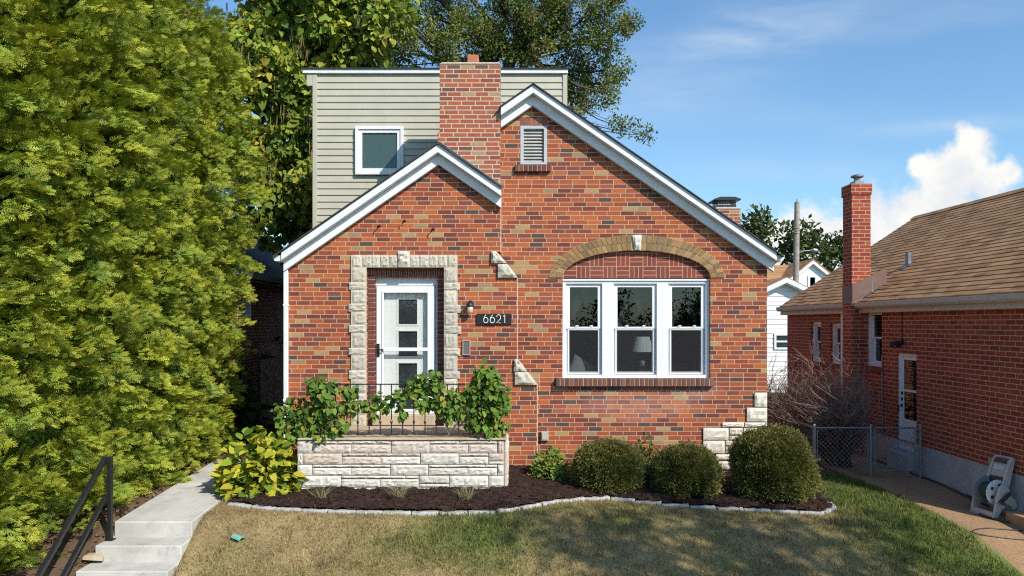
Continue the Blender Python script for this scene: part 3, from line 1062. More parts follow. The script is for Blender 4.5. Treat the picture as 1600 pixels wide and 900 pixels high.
# --- chimney behind the right slope, with a black rain cap
yc = 4.0
rx0, rx1 = wx(1119, yc), wx(1157, yc)
mb = MB()
mb.box(rx0, rx1, yc, yc + .5, 2.8, wz(327, yc))
rc = mb.build('chimney', M['brick_chimney'], house)
mb = MB()
mb.box(rx0 - .01, rx1 + .01, yc - .012, yc + .51, wz(327, yc) + .001, wz(325, yc) + .02)
mb.build('mortar_cap', plain('cap_mortar_b', (.5, .44, .36), .9), rc, bevel=.01)
mb = MB()
cxa, cxb = rx0 + .02, rx1 - .06
zc0, zc1 = wz(325, yc) + .02, wz(313, yc)
for px_ in np.linspace(cxa + .02, cxb - .02, 12):
    mb.box(px_ - .004, px_ + .004, yc + .05, yc + .058, zc0, zc1)
    mb.box(px_ - .004, px_ + .004, yc + .40, yc + .408, zc0, zc1)
for py_ in np.linspace(yc + .06, yc + .4, 10):
    mb.box(cxa + .02, cxa + .028, py_ - .004, py_ + .004, zc0, zc1)
    mb.box(cxb - .028, cxb - .02, py_ - .004, py_ + .004, zc0, zc1)
mb.box(cxa + .012, cxb - .012, yc + .042, yc + .416, zc0 - .01, zc0 + .05)
mb.prism([(cxa - .06, zc1), (cxb + .06, zc1), (cxb + .06, zc1 + .03), (cxb - .06, zc1 + .07), (cxa + .06, zc1 + .07), (cxa - .06, zc1 + .03)], yc - .03, yc + .49)
mb.build('chimney_cap', M['black'], rc, bevel=.004)

# --- upper storey with sage lap siding
YD = 1.23
ux0, ux1 = wx(490, YD), wx(885, YD)
uz0, uz1 = 2.9, wz(116, YD)
uwx0, uwx1, uwz0, uwz1 = wx(556, YD), wx(631, YD), wz(274, YD), wz(199, YD)
mb = MB()
lap = 0.1096
def lap_face(x0, x1, z0, z1, yy, sgn=-1, axis='y'):
    z = z0
    vs, fs = [], []
    while z < z1 - .003:
        zt = min(z + lap, z1)
        for (za, d) in ((z, .0), (z, .020), (z + min(.012, zt - z), .020), (z + min(.014, zt - z), .017), (zt, .004)):
            for xx in (x0, x1):
                vs.append((xx, yy + sgn * d, za) if axis == 'y' else (yy + sgn * d, xx, za))
        z = zt
    for i in range(len(vs) // 2 - 1):
        fs.append((2 * i, 2 * i + 1, 2 * i + 3, 2 * i + 2))
    return vs, fs
mb.add(*lap_face(ux0, uwx0, uwz0, uwz1, YD)); 
zlo = uwz0 - lap * math.ceil((uwz0 - uz0) / lap)
mb.v, mb.f, mb.c = [], [], []
mb.add(*lap_face(ux0, ux1, zlo, uz1, YD))
mb.add(*lap_face(YD, YD + 5, zlo, uz1, ux0, -1, 'x'))
mb.add(*lap_face(YD, YD + 5, zlo, uz1, ux1, 1, 'x'))
mb.box(ux0 + .005, ux1 - .005, YD + .01, YD + 5, zlo, uz1 - .01)
up = mb.build('upper_storey_wall', M['siding'], house)
mb = MB()
tw = .075
for xx in (ux0 - .012, ux1 - tw + .012):
    mb.box(xx, xx + tw, YD - .03, YD + .06, zlo, uz1 - .001)
    mb.build('corner_trim', M['siding'], up, bevel=.004)
    mb = MB()
mb.box(ux0 - .11, ux0 - .013, YD - .028, YD + 5, uz1 - .20, uz1 - .002)
mb.build('soffit_trim', M['siding'], up, bevel=.004)
mb = MB()
mb.box(ux0 - .17, ux1 + .02, YD - .055, YD + 5.05, uz1 + .001, uz1 + .065)
fa = mb.build('fascia_board', M['white'], house, bevel=.004)
mb = MB()
mb.box(ux0 - .19, ux1 + .03, YD - .075, YD + 5.07, uz1 + .066, uz1 + .085)
mb.build('flat_roof', M['shingle_dark'], fa)

def frame_ring(mb, x0, x1, z0, z1, wl, wr, wb, wt, ya, yb2):
    """four butted pieces"""
    mb.box(x0, x0 + wl, ya, yb2, z0, z1)
    mb.box(x1 - wr, x1, ya, yb2, z0, z1)
    mb.box(x0 + wl, x1 - wr, ya, yb2, z0, z0 + wb)
    mb.box(x0 + wl, x1 - wr, ya, yb2, z1 - wt, z1)

uw = MB()
frame_ring(uw, uwx0, uwx1, uwz0, uwz1, .05, .05, .05, .05, YD - .075, YD + .005)
frame_ring(uw, uwx0 + .051, uwx1 - .051, uwz0 + .051, uwz1 - .051, .062, .055, .055, .055, YD - .055, YD + .004)
uw = uw.build('upstairs_window', M['vinyl'], house, bevel=.004)
mb = MB()
mb.box(uwx0 + .1, uwx1 - .1, YD - .034, YD - .03, uwz0 + .1, uwz1 - .1)
mb.build('pane', glass_mat('upper_glass', (.72, .78, .76), .0), uw)
mb = MB()
mb.box(uwx0 + .10, uwx1 - .10, YD - .0285, YD - .0165, uwz0 + .1, uwz1 - .1)
mb.build('blind', plain('teal_grey_blind', (.20, .25, .24), .9, var=.08, scale=60), uw)

# --- gable vent
mb = MB()
frame_ring(mb, vX0, vX1, vZ0, vZ1, .05, .05, .035, .05, .0, .09)
gv = mb.build('gable_vent', M['greyblue'], house, bevel=.003)
mb = MB()
nl = 10
for i in range(nl):
    z = vZ0 + .04 + (vZ1 - vZ0 - .10) * (i + .5) / nl
    mb.obox(((vX0 + vX1) / 2, .05, z), (vX1 - vX0 - .102, .012, .062), (R(-40), 0, 0))
mb.box(vX0 + .02, vX1 - .02, .085, .10, vZ0, vZ1)
mb.build('louvre', plain('louvre_paint', (.38, .37, .35), .55), gv)

BRK = [(0.15, 0.055, 0.045), (0.18, 0.062, 0.048), (0.13, 0.05, 0.042), (0.20, 0.075, 0.055)]
MORT = (0.50, 0.36, 0.25)
def brick_row(mb, x0, x1, z0, z1, ya, yb2, bw, cols, g=.010):
    """a row of bricks set on end, with mortar between"""
    n = max(1, round((x1 - x0) / bw))
    st = (x1 - x0) / n
    for i in range(n):
        c = random.choice(cols)
        k = random.uniform(.8, 1.2)
        j = random.uniform(-.003, .003)
        mb.box(x0 + i * st + g / 2, x0 + (i + 1) * st - g / 2, ya + j, yb2, z0, z1, tuple(q * k for q in c))
    mb.box(x0 + g, x1 - g, ya + .008, yb2 - .004, z0 + .004, z1 - .004, MORT)
mb = MB()
brick_row(mb, wx(804, -.05), wx(861, -.05), wz(268, -.05), wz(257.5, -.05), -.065, .05, .066, BRK)
mb.build('vent_sill', M['brick_attr'], gv, bevel=.005)
mb = MB()
brick_row(mb, wx(812, 0), wx(856, 0), wz(195.5, 0), wz(184.5, 0), -.006, .02, .068, [(.25, .11, .085), (.30, .10, .06), (.22, .10, .08)])
mb.build('vent_lintel', M['brick_attr'], gv)
mb = MB()
SILLC = [(.13, .06, .052), (.16, .065, .052), (.12, .062, .056), (.18, .085, .068)]
brick_row(mb, wx(868, -.07), wx(1116, -.07), wz(604, -.07), wz(591.5, -.07), -.085, .05, .0685, SILLC)
mb.build('window_sill', M['brick_attr'], house, bevel=.005)

# --- brick arch over the picture window
mb = MB()
ARC = [(.28, .17, .075), (.33, .21, .10), (.24, .15, .07), (.30, .175, .07), (.22, .145, .075)]
def ell(s, t):
    return (ac + (ia + (oa - ia) * s) * math.cos(t), ab + (ib + (ob - ib) * s) * math.sin(t))
for (s0, s1) in ((0.02, .485), (.515, .99)):
    sm = (s0 + s1) / 2
    tt = np.linspace(0, math.pi, 2000)
    P_ = np.array([ell(sm, t) for t in tt])
    al = np.concatenate([[0], np.cumsum(np.linalg.norm(np.diff(P_, axis=0), axis=1))])
    n = int(round(al[-1] / .0745))
    for i in range(n):
        u0, u1 = np.interp([(i + .06) / n * al[-1], (i + .94) / n * al[-1]], al, tt)
        if abs((u0 + u1) / 2 - math.pi / 2) < .055:
            continue
        c = random.choice(ARC)
        k = random.uniform(.8, 1.15)
        mb.prism([ell(s0, u0), ell(s1, u0), ell(s1, u1), ell(s0, u1)], -.020 + random.uniform(-.004, .004), .05, tuple(q * k for q in c))
ring = [ell(1, t) for t in np.linspace(0, math.pi, 41)] + [ell(0, t) for t in np.linspace(math.pi, 0, 41)]
mb.prism(ring, -.012, .06, (.46, .36, .24))
arch = mb.build('brick_arch', M['brick_attr'], house)
mb = MB()
q = [(wx(991, 0), wz(390.5, 0)), (wx(1000, 0), wz(390.5, 0)), (wx(1002.5, 0), wz(367.5, 0)), (wx(987.5, 0), wz(367.5, 0))]
mb.rough(q, .0, .055, 4, 6, (.56, .53, .47))
mb.build('keystone', M['stone'], arch)
mb = MB()
mb.prism([(ac + (ia + .03) * math.cos(R(a)), ab + (ib + .03) * math.sin(R(a))) for a in range(0, 181, 5)] , .055, .115)
mb.build('basket_weave_panel', M['basket'], house)

# --- picture window
YF = .055
def fw(px):
    return wx(px, YF)
def fz(py):
    return wz(py, YF)
mb = MB()
fX0, fX1, fZ0, fZ1 = fw(878.4), fw(1110.4), fz(591.3), fz(436)
ops = [(884.3, 940.6), (959, 1026), (1044.5, 1102.5)]
oz0, oz1 = fz(585.6), fz(443.4)
xs_ = [fX0] + [fw(p) for o_ in ops for p in o_] + [fX1]
for i in range(0, len(xs_), 2):
    mb.box(xs_[i], xs_[i + 1], YF - .0, YF + .13, fZ0, fZ1)
for a, b in ops:
    mb.box(fw(a), fw(b), YF + .001, YF + .13, oz1, fZ1)
    mb.box(fw(a), fw(b), YF + .001, YF + .13, fZ0, oz0)
mb.box(fX0 - .01, fX1 + .01, YF - .022, YF + .0, fZ1 - .03, fZ1)
pw = mb.build('picture_window', M['vinyl'], house, bevel=.004)

def double_hung(parent, x0, x1, z0, z1, y, mapf=None, sw=.062, mid=None, screen=True, glass='glass', locks=True, gtop=None):
    """two sliding sashes, each with its pane; sub-parts of the given window"""
    zm = mid if mid is not None else (z0 + z1) / 2
    for (za, zb, yy, nm) in ((zm - .012, z1, y, 'upper_sash'), (z0, zm + .012, y + .032, 'lower_sash')):
        m = MB()
        frame_ring(m, x0, x1, za, zb, sw, sw, .03 if nm == 'upper_sash' else .045, .05 if nm == 'upper_sash' else .03, yy, yy + .03)
        if nm == 'upper_sash' and locks:
            for lx in (.3, .7):
                lc = x0 + (x1 - x0) * lx
                m.box(lc - .025, lc + .025, yy - .012, yy + .02, zm + .018, zm + .032)
                m.box(lc - .008, lc + .032, yy - .014, yy + .01, zm + .032, zm + .042)
        if mapf:
            m.v = [mapf(v) for v in m.v]
        m.build('sash', M['vinyl'], parent, bevel=.003)
        g = MB()
        g.box(x0 + sw - .01, x1 - sw + .01, yy + .012, yy + .016, za + .02, zb - .02)
        if mapf:
            g.v = [mapf(v) for v in g.v]
        g.build('pane', M[glass], parent)
    if screen:
        g = MB()
        frame_ring(g, x0 + .03, x1 - .03, z0 + .01, zm - .014, .018, .018, .018, .018, y + .012, y + .022)
        if mapf:
            g.v = [mapf(v) for v in g.v]
        g.build('screen_frame', M['vinyl'], parent)
        g = MB()
        g.add([(x0 + .045, y + .017, z0 + .025), (x1 - .045, y + .017, z0 + .025), (x1 - .045, y + .017, zm - .03), (x0 + .045, y + .017, zm - .03)], [(0, 1, 2, 3)])
        if mapf:
            g.v = [mapf(v) for v in g.v]
        g.build('insect_screen', M['screen'], parent)
for a, b in ops:
    double_hung(pw, fw(a) + .001, fw(b) - .001, oz0 + .001, oz1 - .001, YF + .035, mid=fz(512.5), sw=.060)

# tied-back sheer drapes inside the panes
sh, sht, shb, sho = new_mat('sheer_drape')
sht.n.remove(shb)
sd_, st2 = sht.node('ShaderNodeBsdfDiffuse'), sht.node('ShaderNodeBsdfTransparent')
sd_.inputs[0].default_value = (.34, .33, .31, 1)
sx2_ = sht.node('ShaderNodeMixShader')
sx2_.inputs[0].default_value = .11
sht.l.new(st2.outputs[0], sx2_.inputs[1]); sht.l.new(sd_.outputs[0], sx2_.inputs[2]); sht.l.new(sx2_.outputs[0], sho.inputs[0])
for a, b in ops:
    xm_, hw_ = (fw(a) + fw(b)) / 2, (fw(b) - fw(a)) / 2
    for s_ in (-1, 1):
        mb = MB()
        vs, fs = [], []
        zt_, zb_ = oz1 - .02, oz0 + .45
        for j in range(13):
            t = j / 12
            cx2 = xm_ + s_ * hw_ * (.12 + .95 * t ** 1.3)
            wd2 = .10 * (1 - t) + .035
            for i in range(9):
                u = i / 8 - .5
                vs.append((cx2 + u * wd2, .27 + .012 * math.sin(i * 2.4), zt_ + (zb_ - zt_) * t))
        for j in range(12):
            for i in range(8):
                fs.append((j * 9 + i, j * 9 + i + 1, (j + 1) * 9 + i + 1, (j + 1) * 9 + i))
        mb.add(vs, fs)
        mb.build('drape', sh, pw, smooth=True)

# the room behind it
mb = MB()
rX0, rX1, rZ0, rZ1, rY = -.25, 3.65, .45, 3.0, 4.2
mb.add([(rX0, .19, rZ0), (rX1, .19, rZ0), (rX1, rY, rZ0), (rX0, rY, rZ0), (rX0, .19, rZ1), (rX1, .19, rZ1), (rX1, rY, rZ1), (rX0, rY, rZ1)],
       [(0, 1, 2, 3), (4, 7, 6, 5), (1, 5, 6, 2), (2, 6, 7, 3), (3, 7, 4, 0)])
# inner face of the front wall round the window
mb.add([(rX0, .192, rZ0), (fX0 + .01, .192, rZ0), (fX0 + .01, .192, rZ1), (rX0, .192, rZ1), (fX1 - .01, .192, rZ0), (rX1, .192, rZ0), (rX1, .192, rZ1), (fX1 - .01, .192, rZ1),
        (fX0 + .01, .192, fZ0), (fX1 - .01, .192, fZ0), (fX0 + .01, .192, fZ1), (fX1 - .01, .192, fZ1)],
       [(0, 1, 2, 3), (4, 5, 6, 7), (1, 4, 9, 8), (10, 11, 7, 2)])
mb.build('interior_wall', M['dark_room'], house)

# --- stone surround of the front door
STN = [(.49, .45, .375), (.45, .415, .345), (.53, .49, .41), (.48, .43, .34), (.43, .40, .345)]
mb = MB()
def stq(px0, px1, py0, py1):
    x0, x1, z0, z1 = wx(px0, YB), wx(px1, YB), wz(py1, YB), wz(py0, YB)
    return [(x0, z0), (x1, z0), (x1, z1), (x0, z1)]
g = .8
left_px = [(424, 438, 550), (438.5, 453, 545.5), (453.5, 474, 550.5), (474.5, 487, 545), (487.5, 507, 551), (507.5, 520, 545.5), (520.5, 543, 551), (543.5, 555, 545),
           (555.5, 578, 550), (578.5, 592, 545.5), (592.5, 614, 551), (614.5, 628, 545), (628.5, 648, 551), (648.5, 667, 549)]
left_px = [(418, 441, 550)] + left_px[1:]
left_px[1] = (441, 453, 545.5)
for (a, b, x) in left_px:
    mb.rough(stq(x + g * .3, 572.5, a + g * .3, b - g * .3), YB - .004, .034, 6, 6, random.choice(STN))
right_px = [(418, 442, 714), (442, 454, 719), (454, 476, 713), (476, 489, 720), (489, 509, 713), (509, 522, 721), (522, 544, 713), (544, 556, 719),
            (556, 580, 712), (580, 592, 719), (592, 614, 713), (614, 628, 719), (628, 648, 713), (648, 667, 715)]
for (a, b, x) in right_px:
    mb.rough(stq(694.5, x - g * .3, a + g * .3, b - g * .3), YB - .004, .034, 6, 6, random.choice(STN))
for (x0, x1) in [(551, 566), (566, 581), (581, 594), (594, 608), (608, 622), (641, 655), (655, 670), (670, 684), (684, 699), (699, 714)]:
    mb.rough(stq(x0 + g * .2, x1 - g * .2, 398.5, 417.5), YB - .004, .034, 6, 6, random.choice(STN))
mb.rough(stq(622.5, 640.5, 393, 418), YB - .007, .07, 5, 6, (.55, .52, .45))
mb.prism([bp(549, 399), bp(573, 399), bp(573, 667), bp(549, 667)], YB - .024, YB - .001, (.50, .45, .36))
mb.prism([bp(694, 399), bp(715, 399), bp(715, 667), bp(694, 667)], YB - .024, YB - .001, (.50, .45, .36))
mb.prism([bp(573.2, 399), bp(693.8, 399), bp(693.8, 418), bp(573.2, 418)], YB - .024, YB - .001, (.50, .45, .36))
mb.build('door_surround', M['stone'], house)

# --- sloped stone caps of the stepped edge
mb = MB()
def stp(pts, col, pr=.06):
    mb.rough([bp(*p) for p in pts], YB - .004, pr, 5, 5, col)
stp([(767.5, 411.5), (792, 411.5), (775, 393), (768, 393)], STN[2])
mb.build('stone_cap', M['stone'], house); mb = MB()
stp([(778, 434), (809, 434), (793, 412.8), (778, 412.8)], STN[0])
mb.build('stone_cap', M['stone'], house); mb = MB()
stp([(802.5, 580), (824, 580), (809.5, 561), (804, 561)], STN[2])
mb.build('stone_cap', M['stone'], house); mb = MB()
stp([(804.5, 601), (840.5, 601), (825, 581), (804.5, 581)], STN[0])
mb.build('stone_cap', M['stone'], house)

# --- stone quoins at the right hand corner
mb = MB()
def q0(px0, px1, py0, py1):
    x0, x1, z0, z1 = wx(px0, 0), wx(px1, 0), wz(py1, 0), wz(py0, 0)
    return [(x0, z0), (x1, z0), (x1, z1), (x0, z1)]
QC = [(.62, .57, .48), (.57, .52, .43), (.65, .60, .51)]
for r in [(1178, 1198, 613, 635.5), (1166, 1198, 636.5, 658.5), (1128, 1162, 659.5, 667), (1163, 1198, 659.5, 667), (1098, 1138, 668, 687), (1139, 1160, 668, 680),
          (1161, 1198, 668, 687), (1139, 1160, 681, 687), (1098, 1132, 688, 708), (1133, 1152, 688, 696), (1153, 1198, 688, 708), (1133, 1152, 697, 708),
          (1118, 1150, 709, 719), (1151, 1198, 709, 726), (1122, 1150, 720, 733), (1151, 1198, 727, 742)]:
    mb.rough(q0(r[0] + .4, r[1] - .4, r[2] + .4, r[3] - .4), -.004, .04, 7, 4, random.choice(QC))
mb.build('corner_quoins', M['stone'], house)

# --- recessed doorway
YR = YB + .10
mb = MB()
ix0, ix1, iz1 = wx(585.5, YR), wx(683.5, YR), wz(433.5, YR)
hx0, hx1, hz0, hz1 = dX0 - .02, dX1 + .02, dZ0 - .02, dZ1 + .02
mort = (.46, .34, .24)
JB = [(.14, .045, .035), (.17, .05, .036), (.11, .042, .036), (.20, .06, .04)]
mb.box(hx0, ix0 - .004, YR + .008, YR + .17, hz0, hz1, mort)
mb.box(ix1 + .004, hx1, YR + .008, YR + .17, hz0, hz1, mort)
mb.box(ix0 - .004, ix1 + .004, YR + .009, YR + .17, iz1 + .004, hz1, mort)
z = dZ0
k = 0
while z < iz1 - .02:
    for (xa, xb) in ((hx0, ix0), (ix1, hx1)):
        c = random.choice(JB)
        mb.box(xa, xb, YR + random.uniform(-.003, .003), YR + .168, z + .005, z + .0625, c)
    z += .0686
n = 34
for i in range(n):
    xa = hx0 + (hx1 - hx0) * i / n
    mb.box(xa + .005, xa + (hx1 - hx0) / n - .005, YR + random.uniform(-.003, .003), YR + .166, iz1, hz1, random.choice(JB))
mb.build('door_jamb', M['brick_attr'], house, bevel=.003)

YDR = YR + .10
mb = MB()
sx0, sx1, sz0 = wx(586, YDR), wx(682.5, YDR), wz(655, YDR)
hzt = wz(433.8, YDR)
mb.box(ix0 - .03, ix1 + .03, YDR - .012, YDR + .08, wz(446.5, YDR), hzt + .06)
mb.box(ix0 - .03, wx(588.5, YDR), YDR, YDR + .08, sz0, wz(446.7, YDR))
mb.box(wx(680, YDR), ix1 + .03, YDR, YDR + .08, sz0, wz(446.7, YDR))
dfm = mb.build('door_frame', M['white'], house, bevel=.004)
mb = MB()
tx0, tx1, tz1 = wx(588.7, YDR), wx(679.8, YDR), wz(447.3, YDR)
gx0, gx1, gz0_, gz1_ = wx(600, YDR), wx(668, YDR), wz(640, YDR), wz(458, YDR)
y0 = YDR - .03
frame_ring(mb, tx0, tx1, sz0 + .01, tz1, gx0 - tx0, tx1 - gx1, gz0_ - sz0, tz1 - gz1_, y0, y0 + .035)
frame_ring(mb, gx0 - .03, gx1 + .03, gz0_ - .03, gz1_ + .03, .028, .028, .028, .028, y0 - .012, y0 - .001)
sd = mb.build('storm_door', M['vinyl'], house, bevel=.004)
mb = MB(); mb.box(gx0, gx1, y0 + .014, y0 + .018, gz0_, gz1_)
mb.build('pane', glass_mat('storm_glass', (.98, .985, .985), 0.0), sd)
mb = MB(); mb.box(gx0 - .02, gx1 + .01, y0 - .035, y0 - .013, wz(548.5, YDR), wz(543, YDR))
mb.build('push_bar', M['vinyl'], sd, bevel=.004)
mb = MB()
hxc = wx(591.5, YDR)
mb.box(hxc - .022, hxc + .022, y0 - .016, y0 - .001, wz(557, YDR), wz(537, YDR))
mb.tube([(hxc, y0 - .016, wz(546, YDR)), (hxc, y0 - .05, wz(546, YDR)), (hxc + .085, y0 - .055, wz(546.5, YDR))], .011, 8)
mb.build('door_handle', M['bronze'], sd, bevel=.004)
# inner white door with four dark lites in a column
YI = YDR + .055
mb = MB()
lx0, lx1 = wx(622.7, YI), wx(651.7, YI)
lz = [(wz(b, YI), wz(a, YI)) for a, b in ((467.7, 506.5), (517.5, 556.5), (567.5, 606.5), (617.5, 645))]
holes = [[(lx0, a), (lx1, a), (lx1, b), (lx0, b)] for a, b in lz]
mb.wall([(gx0 - .06, sz0 - .02), (gx1 + .06, sz0 - .02), (gx1 + .06, gz1_ + .1), (gx0 - .06, gz1_ + .1)], holes, YI, .04)
for a, b in lz:
    frame_ring(mb, lx0 - .022, lx1 + .022, a - .022, b + .022, .022, .022, .022, .022, YI - .008, YI - .001)
fd = mb.build('front_door', plain('door_paint', (.72, .73, .70), .45, var=.02), house)
for a, b in lz:
    mb = MB()
    mb.box(lx0, lx1, YI + .015, YI + .02, a, b)
    mb.build('door_lite', plain('dark_lite_glass', (.035, .04, .045), .12, var=.3, scale=4), fd)
mb = MB()
mb.box(ix0 - .03, ix1 + .03, YDR - .03, YDR + .1, sz0 - .05, sz0 + .008)
mb.build('threshold', M['galv'], house)
# ================================================================ PORCH
YP = -1.34
px0, px1 = wx(466, YP), wx(790.5, YP)
pzt = wz(688, YP)
porch = thing('stone_porch', 'low front porch faced with whitewashed rough stone blocks', 'porch', ((px0 + px1) / 2, -.7, 0))
mb = MB()
def zpx(x):
    return wx(400 + x / 3.214, YP)
def zpy(y):
    return wz(550 + y / 3.214, YP)
ROWS = [
    (446, 507, [('F', 208, 285), ('S', 285, 678, (410, 603), (480,)), ('F', 680, 873), ('S', 873, 1212, (1022,), (1067,)), ('F', 1214, 1245)]),
    (509, 564, [('F', 208, 235), ('F', 236, 432), ('S', 433, 825, (565, 757), (627,)), ('F', 827, 1019), ('S', 1020, 1168, (), ()), ('R', 1170, 1245, (), ())]),
    (566, 619, [('F', 208, 283), ('S', 285, 675, (332, 528), (480,)), ('F', 678, 866), ('S', 868, 1212, (958, 1152), (1065,)), ('F', 1214, 1245)]),
    (621, 679, [('F', 208, 230), ('F', 231, 427), ('S', 428, 818, (558, 750), (624,)), ('R', 820, 972, (), ()), ('F', 974, 1168), ('F', 1170, 1245)]),
    (681, 740, [('S', 208, 476, (286,), ()), ('S', 478, 733, (540,), ()), ('F', 735, 925), ('S', 927, 1116, (), ()), ('F', 1118, 1245)])]
def pcol(y):
    base = random.choice([(.57, .53, .465), (.61, .575, .515), (.53, .49, .43), (.58, .54, .47)])
    if y < 540 and random.random() < .45:
        base = random.choice([(.52, .43, .36), (.55, .47, .41)])
    return base
def pblock(xa, xb, ya, yb2, pr):
    q = [(zpx(xa + 1.2), zpy(yb2 - .8)), (zpx(xb - 1.2), zpy(yb2 - .8)), (zpx(xb - 1.2), zpy(ya + .8)), (zpx(xa + 1.2), zpy(ya + .8))]
    n = max(4, int((xb - xa) / 13))
    mb.rough(q, YP + .02, pr, n, 5 if yb2 - ya > 25 else 3, pcol(ya), rnd=.24)
for (ya, yb2, blocks) in ROWS:
    h = yb2 - ya
    for b in blocks:
        if b[0] == 'F':
            pblock(b[1], b[2], ya, yb2, .036)
        else:
            cut = .27 if b[0] == 'S' else .70
            yc_ = ya + h * cut
            e1 = [b[1], *b[3], b[2]]
            e2 = [b[1], *b[4], b[2]]
            for p, q in zip(e1[:-1], e1[1:]):
                pblock(p, q, ya, yc_ - 1.5, .034)
            for p, q in zip(e2[:-1], e2[1:]):
                pblock(p, q, yc_ + 2.0, yb2, .032)
# returns at both sides
for (xs, sg) in ((px0 + .008, 1), (px1 - .008, -1)):
    z0_ = zpy(740)
    for (ya, yb2, _) in ROWS:
        y = YP + .03
        while y < -.16:
            L = random.uniform(.25, .5)
            ye = min(y + L, -.13)
            mb.rough([(y + .004, zpy(yb2)), (ye - .004, zpy(yb2)), (ye - .004, zpy(ya)), (y + .004, zpy(ya))], xs, .04 * sg, 5, 4, pcol(ya), axis='x')
            y = ye
mb.box(px0 + .01, px1 - .01, YP + .022, YB - .003, -.4, pzt - .002, (.30, .22, .17))
mb.build('stone_wall', M['stone'], porch)
mb = MB()
mb.box(px0 - .012, px1 + .012, YP - .03, YB - .002, pzt, pzt + .028)
mb.build('floor_slab', M['concrete_tan'], porch, bevel=.012)
mb = MB()
mb.box(wx(581, YB), wx(680, YB), YB + .0, YR + .12, pzt + .03, wz(648.5, YB))
mb.build('door_step', M['concrete_tan'], porch, bevel=.012)

# ================================================================ PORCH RAILING
YRL = -1.24
rail = thing('porch_railing', 'black wrought iron railing overgrown with vines on the porch edge', 'railing', (wx(630, YRL), YRL, pzt + .028))
rzt, rzb, rz0 = wz(600.5, YRL), wz(678, YRL), pzt + .028
pa, pb = wx(489.3, YRL), wx(769, YRL)
for x in (pa, pb):
    mb = MB()
    mb.box(x - .016, x + .016, YRL - .016, YRL + .016, rz0, rzt + .02)
    mb.box(x - .04, x + .04, YRL - .04, YRL + .04, rz0, rz0 + .008)
    mb.build('post', M['black'], rail, bevel=.003)
mb = MB(); mb.box(pa, pb, YRL - .019, YRL + .019, rzt - .006, rzt + .008)
mb.build('top_rail', M['black'], rail)
mb = MB(); mb.box(pa, pb, YRL - .013, YRL + .013, rzb - .006, rzb + .006)
mb.build('bottom_rail', M['black'], rail)
def baluster(x, y):
    m = MB()
    m.box(x - .0065, x + .0065, y - .0065, y + .0065, rzb, rzt)
    for zc_ in (rzb + .16, rzb + .42):
        m.lathe([(.007, -.03), (.017, -.008), (.017, .008), (.007, .03)], (x, y, zc_), 8)
    m.build('baluster', M['black'], rail)
for i in range(1, 16):
    baluster(pa + (pb - pa) * i / 16, YRL)
mb = MB()
mb.box(pb - .013, pb + .013, YRL, YB - .01, rzt - .006, rzt + .006)
mb.build('side_rail', M['black'], rail)
mb = MB()
mb.box(pb - .011, pb + .011, YRL, YB - .01, rzb - .006, rzb + .005)
mb.build('side_rail', M['black'], rail)
for i in range(1, 7):
    baluster(pb, YRL + (YB - YRL) * i / 7)

# ================================================================ SMALL FITTINGS ON THE FACADE
# house number
sg = thing('house_number_sign', 'black house number plate reading 6621 beside the front door', 'sign', (wx(772, YB), YB - .01, wz(498, YB)))
mb = MB()
mb.box(wx(745, YB), wx(799, YB), YB - .03, YB - .004, wz(507, YB), wz(490.3, YB))
mb.build('plate', plain('black_plate', (.010, .010, .011), .5), sg, bevel=.003)
mb = MB()
H_ = .122
def dig_pts(ch):
    if ch == '6':
        c = [(.5 + .42 * math.cos(t), .33 + .33 * math.sin(t)) for t in np.linspace(0, 2 * math.pi, 22)]
        s_ = [(.08, .36), (.14, .55), (.30, .78), (.56, 1.0)]
        return [c, s_], .62
    if ch == '2':
        arc = [(.45 + .38 * math.cos(t), .66 + .34 * math.sin(t)) for t in np.linspace(R(165), R(-30), 12)]
        return [arc + [(.06, 0.0), (.88, 0.0)]], .60
    return [[(.12, .80), (.42, 1.0), (.42, 0.0)]], .44
xc = wx(755, YB)
for chx in '6621':
    strokes, adv = dig_pts(chx)
    for st in strokes:
        mb.tube([(xc + u * .078, YB - .036, wz(504.6, YB) + v * H_) for u, v in st], .0052, 6)
    xc += adv * .155 if chx != '1' else 0
mb.build('digits', plain('white_numerals', (.80, .80, .80), .4), sg)

# wall lantern
wl = thing('wall_lantern', 'small black-capped jar lantern on the brick wall beside the door', 'wall lamp', (wx(734, YB), YB - .02, wz(478, YB)))
lxc, lyc = wx(734.5, YB - .1), YB - .10
mb = MB()
mb.lathe([(.005, .075), (.02, .072), (.048, .052), (.056, .025), (.056, .012), (.045, .008)], (lxc, lyc, wz(480, lyc)), 16)
mb.box(lxc - .012, lxc + .012, lyc, YB - .004, wz(475, lyc), wz(473, lyc))
mb.lathe([(.045, -.0), (.045, .018)], (lxc, YB - .02, wz(474, lyc)), 14, axis='y')
mb.build('cap', M['black'], wl, smooth=False)
mb = MB()
mb.lathe([(.030, -.085), (.044, -.075), (.046, -.02), (.042, .01)], (lxc, lyc, wz(480, lyc)), 16)
jm, jt, jb, jo = new_mat('frosted_jar')
jb.inputs['Base Color'].default_value = (.85, .74, .58, 1)
jb.inputs['Roughness'].default_value = .15
jb.inputs['Transmission Weight'].default_value = .35
mb.build('glass_jar', jm, wl, smooth=True)

